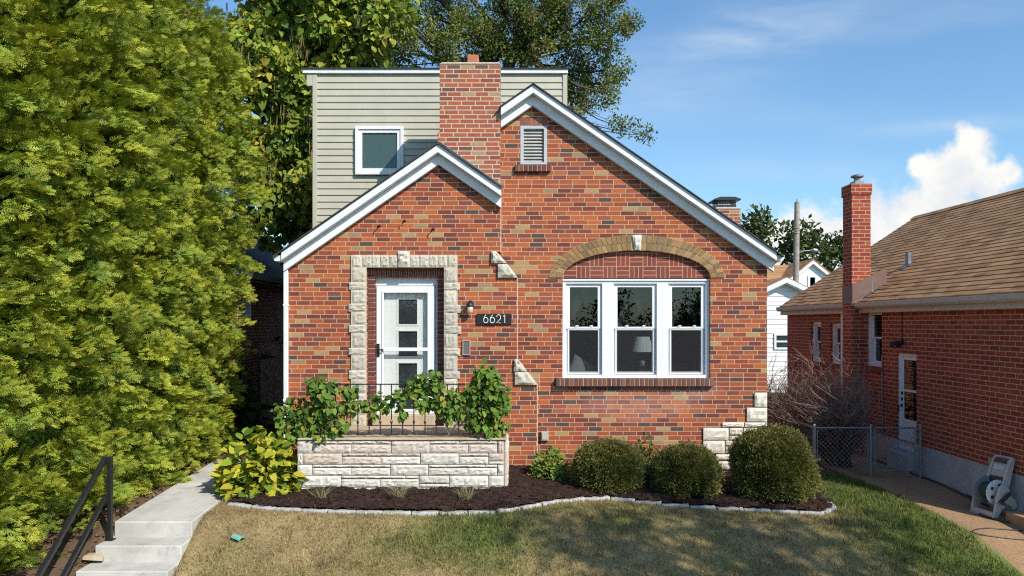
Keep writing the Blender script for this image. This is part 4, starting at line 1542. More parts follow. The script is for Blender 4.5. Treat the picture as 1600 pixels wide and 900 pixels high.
# letter slot / bell box
bx_ = thing('door_bell_box', 'narrow grey metal box set in the brick right of the door', 'bell box', (wx(728, YB), YB, wz(543, YB)))
mb = MB()
frame_ring(mb, wx(722.5, YB), wx(735, YB), wz(555, YB), wz(531.5, YB), .018, .018, .016, .016, YB - .025, YB - .001)
mb.build('frame', plain('pink_grey_metal', (.42, .33, .31), .45, .3), bx_, bevel=.003)
mb = MB()
mb.box(wx(724.5, YB), wx(733, YB), YB - .016, YB - .002, wz(553, YB), wz(533, YB))
mb.build('cover', plain('dull_metal', (.22, .19, .17), .4, .5), bx_, bevel=.003)

ob_ = thing('outlet_box', 'weathered outdoor outlet box on the brick low beside the small shrub', 'outlet box', (wx(851, 0), -.02, wz(681, 0)))
mb = MB(); mb.box(wx(845, 0), wx(857, 0), -.05, -.001, wz(688.5, 0), wz(673.5, 0))
mb.build('box', plain('outlet_grey', (.36, .33, .28), .5), ob_, bevel=.006)
mb = MB(); mb.box(wx(846.5, 0), wx(855.5, 0), -.062, -.051, wz(686.5, 0), wz(675, 0))
mb.build('cover', plain('outlet_cover', (.42, .40, .34), .45), ob_, bevel=.004)

for (hx_, hy_, lab) in ((591, 355, 'dark iron hook on the small gable, the lowest and farthest left of three'),
                        (630.5, 347, 'dark iron hook on the small gable, the topmost of three'),
                        (675, 360, 'dark iron hook on the small gable nearest the chimney side')):
    mb = MB()
    X_, Z_ = wx(hx_, YB), wz(hy_, YB)
    mb.tube([(X_ + .02, YB + .0, Z_ + .02), (X_ + .02, YB - .05, Z_ + .025), (X_ + .005, YB - .09, Z_ + .005), (X_, YB - .07, Z_ - .03)], .008, 7)
    mb.lathe([(.022, 0), (.019, -.012), (.009, -.016)], (X_ + .02, YB - .001, Z_ + .02), 10, axis='y')
    o = mb.build('wall_hook', M['bronze'])
    tag(o, lab, 'hook', 'iron hooks on the small gable')

# ================================================================ INSIDE THE WINDOW
yl = .78
tl = thing('table_lamp', 'table lamp with white cone shade standing behind the middle window pane', 'table lamp', (wx(1003, yl), yl, 1.02))
mb = MB()
X_ = wx(1003, yl)
mb.lathe([(.185, wz(549.5, yl)), (.118, wz(526, yl)), (.112, wz(526, yl)), (.178, wz(549.5, yl))], (X_, yl, 0), 24)
mb.build('lamp_shade', M['shade_cloth'], tl, smooth=False)
mb = MB()
mb.lathe([(.06, 1.02), (.085, 1.06), (.10, 1.2), (.085, 1.36), (.05, 1.48), (.055, 1.54), (.02, 1.56), (.012, 1.75)], (X_, yl, 0), 18)
mb.build('lamp_base', plain('grey_ceramic', (.16, .16, .16), .3), tl, smooth=True)
st_ = thing('side_table', 'dark side table inside the house carrying the white-shaded lamp', 'side table', (X_, yl, .45))
mb = MB(); mb.box(X_ - .35, X_ + .35, yl - .22, yl + .25, .985, 1.019)
mb.build('table_top', M['wood_dark'], st_, bevel=.005)
for sx in (-.31, .31):
    for sy in (-.18, .21):
        mb = MB(); mb.box(X_ + sx - .02, X_ + sx + .02, yl + sy - .02, yl + sy + .02, .452, .984)
        mb.build('leg', M['wood_dark'], st_)
sf = thing('sofa', 'dark sofa inside the left window with a pale cushion on it', 'sofa', (1.05, .9, .45))
mb = MB(); mb.box(.25, 1.75, .23, .44, .55, 1.30); mb.build('backrest', M['plastic_dark'], sf, bevel=.05)
mb = MB(); mb.box(.25, 1.75, .44, 1.2, .55, .92); mb.build('seat', M['plastic_dark'], sf, bevel=.05)
mb = MB(); mb.box(.27, 1.73, .25, 1.15, .452, .55); mb.build('base', M['wood_dark'], sf)
def pillow(w_, h_, d_):
    n = 12
    vs, fs = [], []
    for sgn in (1, -1):
        for j in range(n + 1):
            for i in range(n + 1):
                a, b = i / n * 2 - 1, j / n * 2 - 1
                e = (max(0, 1 - abs(a) ** 2.6) * max(0, 1 - abs(b) ** 2.6)) ** .5
                k = 1 - .10 * (1 - abs(a)) * 0 - .08 * (1 - abs(b) ** 2) * (abs(a) > .9) - .08 * (1 - abs(a) ** 2) * (abs(b) > .9)
                vs.append((a * w_ / 2 * k, sgn * d_ / 2 * e, b * h_ / 2 * k))
    W = n + 1
    for s_ in range(2):
        o = s_ * W * W
        for j in range(n):
            for i in range(n):
                fs.append((o + j * W + i, o + j * W + i + 1, o + (j + 1) * W + i + 1, o + (j + 1) * W + i))
    return vs, fs
mb = MB(); mb.add(*pillow(.40, .36, .16))
cu = mb.build('cushion', M['fabric'], smooth=True)
cu.location = (wx(908, .36), .37, 1.43)
cu.rotation_euler = (R(-22), R(32), R(8))
tag(cu, 'pale beige cushion propped behind the left window pane', 'cushion')

# ================================================================ HANDRAIL
yh = -2.72
hX = wx(172, yh)
hr = thing('handrail', 'black metal handrail with two sloping bars on the walkway steps', 'handrail', (hX, yh, -.32))
zt_, zl_ = wz(716, yh), wz(778, yh)
mb = MB(); mb.box(hX - .024, hX + .024, yh - .024, yh + .024, -.32, zt_ + .02); mb.box(hX - .05, hX + .05, yh - .05, yh + .05, -.32, -.31)
mb.build('post', M['black'], hr, bevel=.004)
ye = yh - 1.45
def bar(za, dz, nm):
    m = MB()
    L = math.hypot(1.45, dz)
    m.obox((hX - .03, (yh + ye) / 2, za - dz / 2), (.05, L + .03, .04), (math.atan2(dz, 1.45), 0, math.atan2(-.06, 1.45) * -1))
    m.build(nm, M['black'], hr, bevel=.004)
bar(zt_ + .0, .98, 'top_bar')
bar(zl_ - .0, .98, 'lower_bar')
mb = MB(); mb.box(hX - .09, hX - .04, ye - .02, ye + .03, -1.15, zt_ - .95)
mb.build('post', M['black'], hr, bevel=.004)

# ================================================================ NEIGHBOUR ON THE RIGHT
XW = 6.5
nb = thing('brick_bungalow', 'plain red brick bungalow with brown shingle roof right of the front lawn', 'house', (9.5, 2, 0))
NY0, NY1 = -2.3, 6.25
FT = .23
EZ = 2.535
def yof(px, X=XW):
    return X * F / (px - CX) - D0
wins = [(yof(1283), yof(1267), 503, 566), (yof(1313), yof(1301), 505, 569), (yof(1378), yof(1353), 483, 573)]
holes, wdat = [], []
for (ya, yb2, pt_, pb_) in wins:
    yb2 = max(yb2, ya + .46)
    ym = (ya + yb2) / 2
    z1, z0 = wz(pt_, ym), wz(pb_, ym)
    holes.append([(ya, z0), (yb2, z0), (yb2, z1), (ya, z1)])
    wdat.append((ya, yb2, z0, z1))
dya, dyb = yof(1432), yof(1403)
dyb = max(dyb, dya + .62)
dz0, dz1 = .085, wz(552, (dya + dyb) / 2)
holes.append([(dya, FT + .001), (dyb, FT + .001), (dyb, dz1), (dya, dz1)])
mb = MB()
mb.wall([(NY0, FT), (NY1, FT), (NY1, EZ - .01), (NY0, EZ - .01)], holes, XW, .10, 'x')
RDX, RDZ = 9.54, 4.62
mb.prism([(XW, FT), (12.58, FT), (12.58, EZ), (RDX, RDZ - .06), (XW, EZ)], NY0 + .0, NY0 + .15)
mb.prism([(XW + .15, FT), (12.58, FT), (12.58, EZ), (RDX, RDZ - .06), (XW + .15, EZ - .02)], NY1 - .15, NY1)
mb.box(12.4, 12.58, NY0 + .15, NY1 - .15, FT, EZ)
mb.build('brick_wall', M['brick_n'], nb)
mb = MB()
mb.wall([(NY0 - .012, -1.2), (dya, -1.2), (dya, dz0), (dyb, dz0), (dyb, -1.2), (NY1 + .01, -1.2), (NY1 + .01, FT), (dyb, FT), (dyb, dz0 + .001), (dya, dz0 + .001), (dya, FT), (NY0 - .012, FT)], [], XW - .012, .1, 'x') if False else None
for (fa0, fa1, fzt) in ((NY0 - .012, dya, FT), (dya, dyb, dz0), (dyb, NY1 + .01, FT)):
    mb.box(XW - .012, XW + .3, fa0, fa1, -1.2, fzt)
mb.box(XW + .301, 12.6, NY0 - .012, NY1 + .01, -1.2, FT)
mb.build('foundation', M['found'], nb)
# shingle courses
mb = MB()
pitch = (RDZ - EZ) / (RDX - 6.38)
nrow = 29
def course(xe, xr, sgn):
    vs, fs = [], []
    for i in range(nrow):
        xa = xe + (xr - xe) * i / nrow
        xb = xe + (xr - xe) * (i + 1) / nrow
        za = EZ + (RDZ - EZ) * i / nrow
        zb = EZ + (RDZ - EZ) * (i + 1) / nrow
        for (x, z) in ((xa, za + .0), (xa, za + .013), (xb, zb + .003)):
            for y in (NY0 - .3, NY1 + .15):
                vs.append((x, y, z))
    for i in range(len(vs) // 2 - 1):
        fs.append((2 * i, 2 * i + 1, 2 * i + 3, 2 * i + 2))
    return vs, fs
mb.add(*course(6.38, RDX, 1))
mb.add(*course(12.70, RDX, -1))
mb.prism([(6.38, EZ - .001), (RDX, RDZ - .004), (12.70, EZ - .001), (12.70, EZ - .04), (RDX, RDZ - .05), (6.38, EZ - .04)], NY0 - .29, NY1 + .19)
for k in range(40):
    y = NY0 - .3 + k * (NY1 - NY0 + .5) / 40
    mb.prism([(RDX - .13, RDZ - .13 * pitch + .022), (RDX, RDZ + .028), (RDX + .13, RDZ - .13 * pitch + .022), (RDX, RDZ + .01)], y, y + .23)
mb.build('roof', M['shingle_brown'], nb)
mb = MB()
mb.prism([(6.39, EZ - .115), (6.32, EZ - .115), (6.295, EZ - .08), (6.29, EZ - .015), (6.39, EZ - .015)], NY0 - .3, NY1 + .15)
mb.box(6.392, 6.41, NY0 - .3, NY1 + .15, EZ - .20, EZ - .045)
mb.box(6.412, XW - .002, NY0 - .28, NY1 + .14, EZ - .20, EZ - .18)
mb.build('gutter', M['cream'], nb, bevel=.004)
mb = MB()
yd_ = 3.22
mb.box(XW - .075, XW - .014, yd_ - .04, yd_ + .04, -.25, EZ - .18)
mb.build('downspout', M['white'], nb, bevel=.006)
mb = MB()
mb.tube([(XW - .02, 1.75, FT), (XW - .02, 1.75, 1.6)], .012, 6)
mb.build('conduit', M['galv'], nb)
# chimney
cy0, cy1 = yof(1331, 6.26), yof(1317, 6.26)
mb = MB()
cw0, cw1 = 6.26, 6.26 + .34
zct = wz(287, cy0)
mb.box(cw0, cw1, cy0, cy1, -.3, zct - .20)
mb.box(cw0 - .02, cw1 + .02, cy0 - .02, cy1 + .02, zct - .199, zct)
nc = mb.build('chimney', M['brick_n'], nb)
mb = MB()
mb.box(cw0 + .10, cw1 - .08, cy0 + .08, cy1 - .06, zct + .001, zct + .07, (.35, .2, .14))
mb.lathe([(.055, .071), (.055, .13)], ((cw0 + cw1) / 2 + .01, (cy0 + cy1) / 2, zct), 12)
mb.lathe([(.06, .131), (.11, .15), (.11, .175), (.04, .20)], ((cw0 + cw1) / 2 + .01, (cy0 + cy1) / 2, zct), 14)
mb.build('chimney_cap', M['galv'], nc)
mb = MB()   # brown metal saddle between chimney and roof
mb.add([(cw0, cy0 - .02, EZ + .02), (cw0 + .62, cy0 - .02, EZ + .62 * pitch * .8), (cw0 + .62, cy0 - .02, EZ + .62), (cw0, cy0 - .02, EZ + .30),
        (cw0, cy0 + .02, EZ + .02), (cw0 + .62, cy0 + .02, EZ + .62 * pitch * .8), (cw0 + .62, cy0 + .02, EZ + .62), (cw0, cy0 + .02, EZ + .30)],
       [(0, 1, 2, 3), (4, 7, 6, 5), (0, 4, 5, 1), (1, 5, 6, 2), (2, 6, 7, 3), (3, 7, 4, 0)])
mb.box(cw0 - .008, cw1, cy0 - .008, cy1 + .008, EZ - .03, EZ + .30)
mb.build('flashing', M['flash'], nb)
def vent(px, pyt, pyb, X):
    """a vent pipe through the left slope at plan distance X"""
    y = yof(px, X)
    z = EZ + (X - 6.38) * pitch
    m = MB()
    m.lathe([(.05, -.05), (.05, .23), (.043, .23)], (X, y, z), 12)
    m.add([(X - .14, y - .12, z - .14 * pitch + .024), (X + .1, y - .12, z + .1 * pitch + .024), (X + .1, y + .12, z + .1 * pitch + .024), (X - .14, y + .12, z - .14 * pitch + .024)], [(0, 1, 2, 3)])
    m.build('vent_pipe', M['galv'], nb)
vent(1419, 0, 0, 7.42)
vent(1361, 0, 0, 6.62)
# windows and door
for (ya, yb2, z0, z1) in wdat:
    mb = MB()
    frame_ring(mb, ya + .002, yb2 - .002, z0 + .002, z1 - .002, .055, .075, .05, .05, .045, .16)
    mp = lambda v: (XW + v[1], v[0], v[2])
    mb.v = [mp(v) for v in mb.v]
    wd_o = mb.build('window', M['vinyl'], nb, bevel=.004)
    double_hung(wd_o, ya + .058, yb2 - .078, z0 + .053, z1 - .053, .085, mp, sw=.035, screen=False, glass='glass_dark', locks=False)
    mb = MB()
    mb.box(XW + .19, XW + .20, ya, yb2, z0, z1)
    mb.build('curtain', plain('dark_curtain', (.05, .055, .06), .9, var=.3, scale=20), wd_o)
    mb = MB()
    n = max(3, int((yb2 - ya + .12) / .07))
    for i in range(n):
        a = ya - .06 + (yb2 - ya + .12) * i / n
        mb.box(XW - .04, XW + .06, a + .004, a + (yb2 - ya + .12) / n - .004, z0 - .075, z0 - .004, random.choice([(.2, .06, .04), (.17, .05, .036)]))
    mb.build('brick_sill', M['brick_attr'], wd_o)
mp = lambda v: (XW + v[1], v[0], v[2])
mb = MB()
frame_ring(mb, dya + .002, dyb - .002, dz0 + .003, dz1 - .002, .05, .07, .03, .05, .03, .12)
mb.v = [mp(v) for v in mb.v]
nd = mb.build('side_door', M['vinyl'], nb, bevel=.004)
zsp = wz(654, (dya + dyb) / 2)
zmid = wz(611, (dya + dyb) / 2)
mb = MB()
frame_ring(mb, dya + .053, dyb - .073, dz0 + .035, dz1 - .053, .04, .05, .46, .06, .05, .085)
mb.box(dya + .093, dyb - .123, .051, .084, zmid - .02, zmid + .02)
mb.v = [mp(v) for v in mb.v]
mb.build('door_leaf', M['vinyl'], nd, bevel=.004)
mb = MB()
mb.box(dya + .08, dyb - .11, .064, .07, dz0 + .47, dz1 - .10)
mb.v = [mp(v) for v in mb.v]
mb.build('pane', M['glass_dark'], nd)
mb = MB(); mb.box(XW + .16, XW + .17, dya, dyb, dz0 + .01, dz1)
mb.build('inner_door', plain('grey_green_door', (.10, .12, .11), .5, var=.2), nd)
mb = MB()
for zz in (1.0, .9, .8):
    mb.box(XW + .028, XW + .05, dyb - .115, dyb - .085, zz - .02, zz + .025)
mb.tube([(XW + .04, dyb - .1, .8), (XW - .02, dyb - .1, .78), (XW - .02, dyb - .1, .68)], .01, 6)
mb.build('door_handle', M['black'], nd)
mb = MB(); mb.box(XW - .13, XW - .014, dya - .02, dyb + .06, -.5, dz0 - .03)
mb.build('door_step', M['found'], nb, bevel=.01)
# floodlight over the side door
fl_y = yof(1410)
fz_ = wz(534, fl_y)
fl = thing('floodlight', 'small black double floodlight on the bungalow wall above its side door', 'floodlight', (XW - .02, fl_y, fz_))
mb = MB(); mb.lathe([(.05, 0), (.05, -.03), (.02, -.04)], (XW - .001, fl_y, fz_), 12, axis='x')
mb.tube([(XW - .008, fl_y, fz_), (XW - .008, fl_y, EZ - .18)], .008, 6)
mb.build('base', M['black'], fl)
for s_ in (-1, 1):
    mb = MB()
    mb.tube([(XW - .03, fl_y, fz_), (XW - .07, fl_y + s_ * .06, fz_ - .01), (XW - .13, fl_y + s_ * .13, fz_ - .05)], [.012, .028, .05], 10)
    mb.build('lamp_head', M['black'], fl)
ox_y = yof(1557, XW)
fo = thing('outlet_box', 'tan outlet box on the bungalow wall behind the hose reel', 'outlet box', (XW - .02, ox_y, wz(728, ox_y)))
mb = MB(); mb.box(XW - .07, XW - .013, ox_y - .06, ox_y + .06, FT + .02, FT + .14); mb.build('box', plain('tan_box', (.36, .30, .2), .5), fo, bevel=.006)
mb = MB(); mb.box(XW - .082, XW - .071, ox_y - .05, ox_y + .05, FT + .03, FT + .13); mb.build('cover', plain('tan_cover', (.4, .34, .24), .45), fo, bevel=.003)

# ================================================================ CHAIN LINK FENCE AND GATE
YFN = .30
def fence_z(py):
    return wz(py, YFN)
ftop = fence_z(668.5)
def link_mesh(mb, p0, p1, z0a, z1a, z0b, z1b, sp=.072, r=.0019):
    """woven wires between two posts (plan points p0, p1)"""
    p0, p1 = Vector(p0), Vector(p1)
    L = (p1 - p0).length
    H = z1a - z0a
    n = int((L + H) / sp)
    for sgn in (1, -1):
        for k in range(n + 1):
            a = -H + k * sp
            u0, u1 = max(a, 0), min(a + H, L)
            if u1 - u0 < .02:
                continue
            def pt3(u):
                f = (u - a) / H
                if sgn < 0:
                    f = 1 - f
                g = u / L
                zb = z0a * (1 - g) + z0b * g
                zt = z1a * (1 - g) + z1b * g
                q = p0.lerp(p1, g)
                return (q.x, q.y, zb + (zt - zb) * f)
            mb.tube([pt3(u0), pt3(u1)], r, 3, cap=False)
fX = [wx(1272.5, YFN), wx(1360.5, YFN), wx(1367, YFN), wx(1430, YFN), wx(1438, YFN)]
fn = thing('chain_link_fence', 'grey chain link fence with round rails round the bare bush', 'fence', (fX[0], YFN, -.2))
def post(x, y, zt, par, r=.028, nm='post'):
    m = MB()
    m.lathe([(r, float(gz(x, y)) - .1), (r, zt), (r * .5, zt + .02)], (x, y, 0), 10)
    m.build(nm, M['galv'], par, smooth=False)
post(fX[0], YFN, ftop + .04, fn, .028)
post(fX[1], YFN, ftop + .04, fn, .023)
post(fX[4], YFN, ftop + .04, fn, .022)
ybk = 4.0
for yy in (2.2, ybk):
    post(fX[0], yy, ftop + .02, fn, .026)
mb = MB()
mb.tube([(fX[0], YFN, ftop), (fX[1], YFN, ftop)], .014, 8)
mb.tube([(fX[0], YFN, ftop), (fX[0], ybk, ftop + .01)], .022, 8)
mb.tube([(fX[0] + .045, YFN - .004, ftop - .03), (fX[0] + .045, YFN - .004, -.13)], .006, 5)
mb.tube([(fX[1] - .045, YFN - .004, ftop - .03), (fX[1] - .045, YFN - .004, -.13)], .006, 5)
for zz in (ftop - .1, .2, -.05):
    mb.tube([(fX[3], YFN, zz), (fX[4], YFN, zz)], .009, 5)
mb.build('rail', M['galv'], fn)
mb = MB()
link_mesh(mb, (fX[0] + .045, YFN - .004), (fX[1] - .045, YFN - .004), -.14, ftop - .01, -.16, ftop - .01)
link_mesh(mb, (fX[0], YFN + .03), (fX[0], ybk), -.14, ftop - .02, -.12, ftop - .02)
mb.build('wire_mesh', M['galv'], fn)
gt = thing('chain_link_gate', 'grey chain link gate across the pebbled side path', 'gate', (fX[2], YFN, -.15))
g0, g1 = fX[2], fX[3]
gzb, gzt = wz(736, YFN), wz(668.5, YFN)
mb = MB()
for x in (g0, g1):
    mb.tube([(x, YFN, gzb), (x, YFN, gzt)], .014, 8)
for z in (gzb, gzt):
    mb.tube([(g0, YFN, z), (g1, YFN, z)], .013, 8)
mb.build('frame', M['galv'], gt)
mb = MB(); link_mesh(mb, (g0 + .02, YFN), (g1 - .02, YFN), gzb, gzt, gzb, gzt)
mb.build('wire_mesh', M['galv'], gt)
for z in (gzb + .12, gzt - .15):
    mb = MB(); mb.box(fX[1] + .02, g0 + .02, YFN - .02, YFN + .02, z - .02, z + .02)
    mb.build('hinge', M['galv'], gt, bevel=.004)

# ================================================================ HOSE REEL, HOSE, STEP BLOCK
hxp, hyp = gpt(1553, 806)
hr_ = thing('hose_reel_cart', 'beige plastic hose reel cart leaning back beside the bungalow wall', 'hose reel', (hxp, hyp, float(gz(hxp, hyp)) + .015))
bz = float(gz(hxp, hyp)) + .015
RM = Matrix.Translation((hxp - .13, hyp - .02, bz)) @ Matrix.Rotation(R(12), 4, 'Z') @ Matrix.Scale(.93, 4)
def place(m):
    m.v = [tuple(RM @ Vector(v)) for v in m.v]
    return m
# side panels: seen from the front-left, an arch-footed wedge (local x = forward/back, y = across)
def side_panel(y0):
    pl = [(-.06, 0), (.02, .0), (.10, .12), (.18, .17), (.25, .15), (.27, .10), (.34, .14), (.32, .22), (.25, .27), (.20, .40), (.12, .455), (.05, .43), (.0, .30)]
    return pl
for y0 in (-.20, .17):
    mb = MB()
    mb.prism(side_panel(y0), y0, y0 + .03)
    place(mb).build('side_panel', M['plastic'], hr_, bevel=.008)
mb = MB()
mb.box(-.06, .0, -.17, .17, .0, .08)
place(mb).build('front_bar', M['plastic'], hr_, bevel=.008)
for (y0, nm, mt, r) in ((.105, 'reel_disc', plain('smoky_plastic', (.22, .23, .22), .35), .185), (-.105, 'reel_disc', plain('pale_plastic', (.66, .65, .62), .4), .165)):
    mb = MB()
    mb.lathe([(r, -.006), (r + .008, 0), (r, .006), (r * .86, .008), (.05, .012)], (.09, y0, .33), 28, axis='y')
    d_ = place(mb).build(nm, mt, hr_)
    if y0 < 0:
        for a in (0, 72, 144, 216, 288):
            mb = MB()
            mb.lathe([(.024, -.012), (.024, -.009)], (.09 + .10 * math.cos(R(a)), y0, .33 + .10 * math.sin(R(a))), 10, axis='y')
            place(mb).build('hole', M['plastic_dark'], d_)
mb = MB()
mb.lathe([(.07, -.09), (.07, .09)], (.09, 0, .33), 16, axis='y')
place(mb).build('drum', M['plastic_dark'], hr_)
mb = MB()
for k in range(7):
    t0 = k * .026 - .08
    mb.tube([(.09 + .098 * math.cos(a), t0, .33 + .098 * math.sin(a)) for a in np.linspace(0, 2 * math.pi, 18)], .013, 6)
place(mb).build('wound_hose', M['hose'], hr_)
mb = MB()
mb.obox((.10, -.235, .28), (.04, .03, .20), (0, R(50), 0))
mb.tube([(.02, -.25, .215), (.02, -.36, .215)], .018, 8)
place(mb).build('crank', M['plastic_dark'], hr_)
mb = MB()
HPOLY = [(.10, .34), (.17, .30), (.26, .42), (.345, .76), (.335, .80), (.29, .80), (.24, .72), (.15, .48)]
mb.prism(HPOLY, -.155, -.125)
place(mb).build('handle_frame', M['plastic'], hr_, bevel=.008)
mb = MB(); mb.prism(HPOLY, .115, .145)
place(mb).build('handle_frame', M['plastic'], hr_, bevel=.008)
mb = MB()
mb.obox((.235, -.005, .62), (.02, .236, .30), (0, R(18), 0))
mb.obox((.315, -.005, .785), (.05, .236, .035), (0, R(18), 0))
place(mb).build('handle_panel', M['plastic'], hr_, bevel=.008)
mb = MB()
mb.obox((.262, -.005, .735), (.03, .19, .055), (0, R(18), 0))
place(mb).build('grip_recess', M['plastic_dark'], hr_)
mb = MB()
mb.obox((.19, -.005, .50), (.03, .20, .06), (0, R(18), 0))
place(mb).build('grip_recess', M['plastic_dark'], hr_)
mb = MB()
mb.obox((.235, -.005, .645), (.026, .17, .07), (0, R(18), 0))
place(mb).build('handle_plate', plain('label_grey', (.55, .55, .56), .4), hr_)

mb = MB()
hp = [gpt(*p) for p in [(1640, 840), (1600, 822), (1570, 818), (1535, 808), (1524, 800)]]
hp2 = [(XW - .10, y) for y in (-1.25, -.9, -.4, .0, .6, 1.2, 2.0)] 
pts3 = [(x, y, float(gz(x, y)) + .028) for x, y in hp] + [(hp[-1][0] + .02, hp[-1][1] + .10, bz + .10), (XW - .35, hp[-1][1] + .25, bz + .16), (XW - .16, -1.3, float(gz(XW, -1.3)) + .05)] + \
       [(x + .015 * math.sin(y * 9), y, float(gz(x, y)) + .03) for x, y in hp2]
sm = []
for i in range(len(pts3) - 1):
    p_, a, b, n_ = [Vector(pts3[max(0, min(len(pts3) - 1, i + k))]) for k in (-1, 0, 1, 2)]
    for t in np.linspace(0, 1, 8, endpoint=False):
        sm.append(.5 * (2 * a + (b - p_) * t + (2 * p_ - 5 * a + 4 * b - n_) * t * t + (-p_ + 3 * a - 3 * b + n_) * t ** 3))
mb.tube(sm, .013, 6)
tag(mb.build('garden_hose', M['hose'], smooth=True), 'dark green garden hose lying along the foot of the bungalow wall', 'hose')
mb = MB()
cp_ = [gpt(*p) for p in [(1600, 846), (1560, 842), (1525, 836), (1521, 831), (1540, 828), (1560, 829), (1600, 832)]]
sm = []
p3 = [Vector((x, y, float(gz(x, y)) + .02)) for x, y in cp_]
for i in range(len(p3) - 1):
    p_, a, b, n_ = [p3[max(0, min(len(p3) - 1, i + k))] for k in (-1, 0, 1, 2)]
    for t in np.linspace(0, 1, 8, endpoint=False):
        sm.append(.5 * (2 * a + (b - p_) * t + (2 * p_ - 5 * a + 4 * b - n_) * t * t + (-p_ + 3 * a - 3 * b + n_) * t ** 3))
mb.tube(sm, .007, 6)
tag(mb.build('cable', M['plastic_dark'], smooth=True), 'thin dark cable lying in a loop on the sunlit end of the pebbled path', 'cable')
sx_, sy_ = gpt(1585, 800)
sx_ = XW - .32
mb = MB()
zz = float(gz(sx_, sy_))
mb.box(XW - .27, XW - .015, -3.3, hyp - .26, zz - .1, zz + .12)
tag(mb.build('step_block', plain('ochre_concrete', (.36, .22, .12), .85, bmp=.3), bevel=.012), 'low tan concrete step block beside the hose reel', 'step')

# ================================================================ LEFT NEIGHBOUR AND SIDE GATE
XN = -5.25
ln = thing('shaded_brick_house', 'dark brick house in deep shade behind the tall evergreen hedge', 'house', (-8, 7, 0))
mb = MB()
NW = [(3.2, 3.85, 1.95, 2.75)]
def yofl(px):
    return XN * F / (px - CX) - D0
wy0, wy1 = yofl(371), yofl(383)
wzz0, wzz1 = 2.15 + (505 - 497) * 15 / 1200, 2.15 + (505 - 445) * 15.2 / 1200
wy1 = wy0 + .75
EL = 3.12
mb.wall([(3.0, -.4), (13, -.4), (13, EL - .01), (3.0, EL - .01)], [[(wy0, wzz0), (wy1, wzz0), (wy1, wzz1), (wy0, wzz1)]], XN, -.1, 'x')
mb.box(-11, XN - .02, 3.0, 3.2, -.4, EL)
mb.box(-11, XN - .02, 12.8, 13, -.4, EL)
mb.box(-11, -10.8, 3.21, 12.79, -.4, EL)
mb.build('brick_wall', M['brick_n'], ln)
mb = MB()
mb.prism([(XN + .35, EL), (-8.1, EL + 2.0), (-11.4, EL), (-11.4, EL - .04), (-8.1, EL + 1.95), (XN + .35, EL - .04)], 2.7, 13.3)
mb.build('roof', M['shingle_dark'], ln)
mb = MB()
mb.prism([(XN + .36, EL - .12), (XN + .45, EL - .12), (XN + .48, EL - .03), (XN + .36, EL - .03)], 2.7, 13.3)
mb.box(XN + .01, XN + .35, 2.7, 13.3, EL - .16, EL - .14)
mb.build('gutter', M['galv'], ln)
mb = MB()
frame_ring(mb, wy0, wy1, wzz0, wzz1, .08, .08, .08, .08, -.02, .08)
mpl = lambda v: (XN - v[1], v[0], v[2])
mb.v = [mpl(v) for v in mb.v]
lw = mb.build('window', M['vinyl'], ln)
double_hung(lw, wy0 + .08, wy1 - .08, wzz0 + .08, wzz1 - .08, .03, mpl, sw=.04, screen=False, glass='glass_dark', locks=False)
mb = MB(); mb.box(XN - .2, XN - .19, wy0, wy1, wzz0, wzz1)
mb.build('curtain', M['dark_room'], lw)

yg_ = 4.6
sgt = thing('wooden_gate', 'weathered wooden board gate in the shaded gap left of the house', 'gate', (-4.2, yg_, 0))
gxa, gxb = wx(406, yg_), XL - .02
mb = MB()
n = 13
bw_ = (gxb - gxa) / n
for i in range(n):
    xa = gxa + i * bw_
    hz_ = 1.72 + random.uniform(-.01, .015)
    mb.prism([(xa + .004, .04), (xa + bw_ - .004, .04), (xa + bw_ - .004, hz_ - .03), (xa + bw_ - .03, hz_), (xa + .03, hz_), (xa + .004, hz_ - .03)], yg_, yg_ + .02)
mb.build('boards', M['wood_dark'], sgt)
mb = MB()
for z in (.35, 1.4):
    mb.box(gxa, gxb, yg_ + .021, yg_ + .06, z, z + .09)
mb.build('cross_rail', M['wood_dark'], sgt)
mb = MB()
for z in (.4, 1.45):
    mb.prism([(gxa + .02, z - .06), (gxa + .34, z - .012), (gxa + .34, z + .012), (gxa + .02, z + .06)], yg_ - .008, yg_ - .001)
mb.build('strap_hinge', M['black'], sgt)

# ================================================================ BEHIND, ON THE RIGHT
yq = 15.0
gh = thing('white_sided_garage', 'white sided building with a low front gable between the two brick houses', 'garage', (wx(1224, yq), yq + 3, 0))
gpx, gpz = wx(1224, yq), wz(434.5, yq)
gs = .47
hw = 2.3
def gable_pts(hw_, off):
    return [(gpx - hw_, gpz - off - gs * hw_), (gpx, gpz - off), (gpx + hw_, gpz - off - gs * hw_)]
hww = hw - .25
gwx0, gwx1, gwz0, gwz1 = wx(1209, yq), wx(1241, yq), wz(546, yq), wz(521, yq)
mb = MB()
g3 = gable_pts(hww, .16)
mb.v, mb.f, mb.c = [], [], []
vs, fs = [], []
z = -.6
rows_ = []
while z < g3[1][1]:
    zt = z + .16
    for (a, d) in ((z, .02), (zt, .0)):
        half = hww if a <= g3[0][1] else max(.01, (g3[1][1] - a) / gs)
        rows_.append((a, d, half))
    z = zt
for (a, d, half) in rows_:
    vs += [(gpx - half, yq - d, a), (gpx + half, yq - d, a)]
for i in range(len(rows_) - 1):
    fs.append((2 * i, 2 * i + 1, 2 * i + 3, 2 * i + 2))
mb.add(vs, fs)
mb.prism([(gpx - hww + .01, -.6), (gpx + hww - .01, -.6), (g3[2][0] - .01, g3[2][1]), (gpx, g3[1][1] - .02), (g3[0][0] + .01, g3[0][1])], yq + .005, yq + 6)
mb.build('wall', M['siding_white'], gh)
mb = MB()
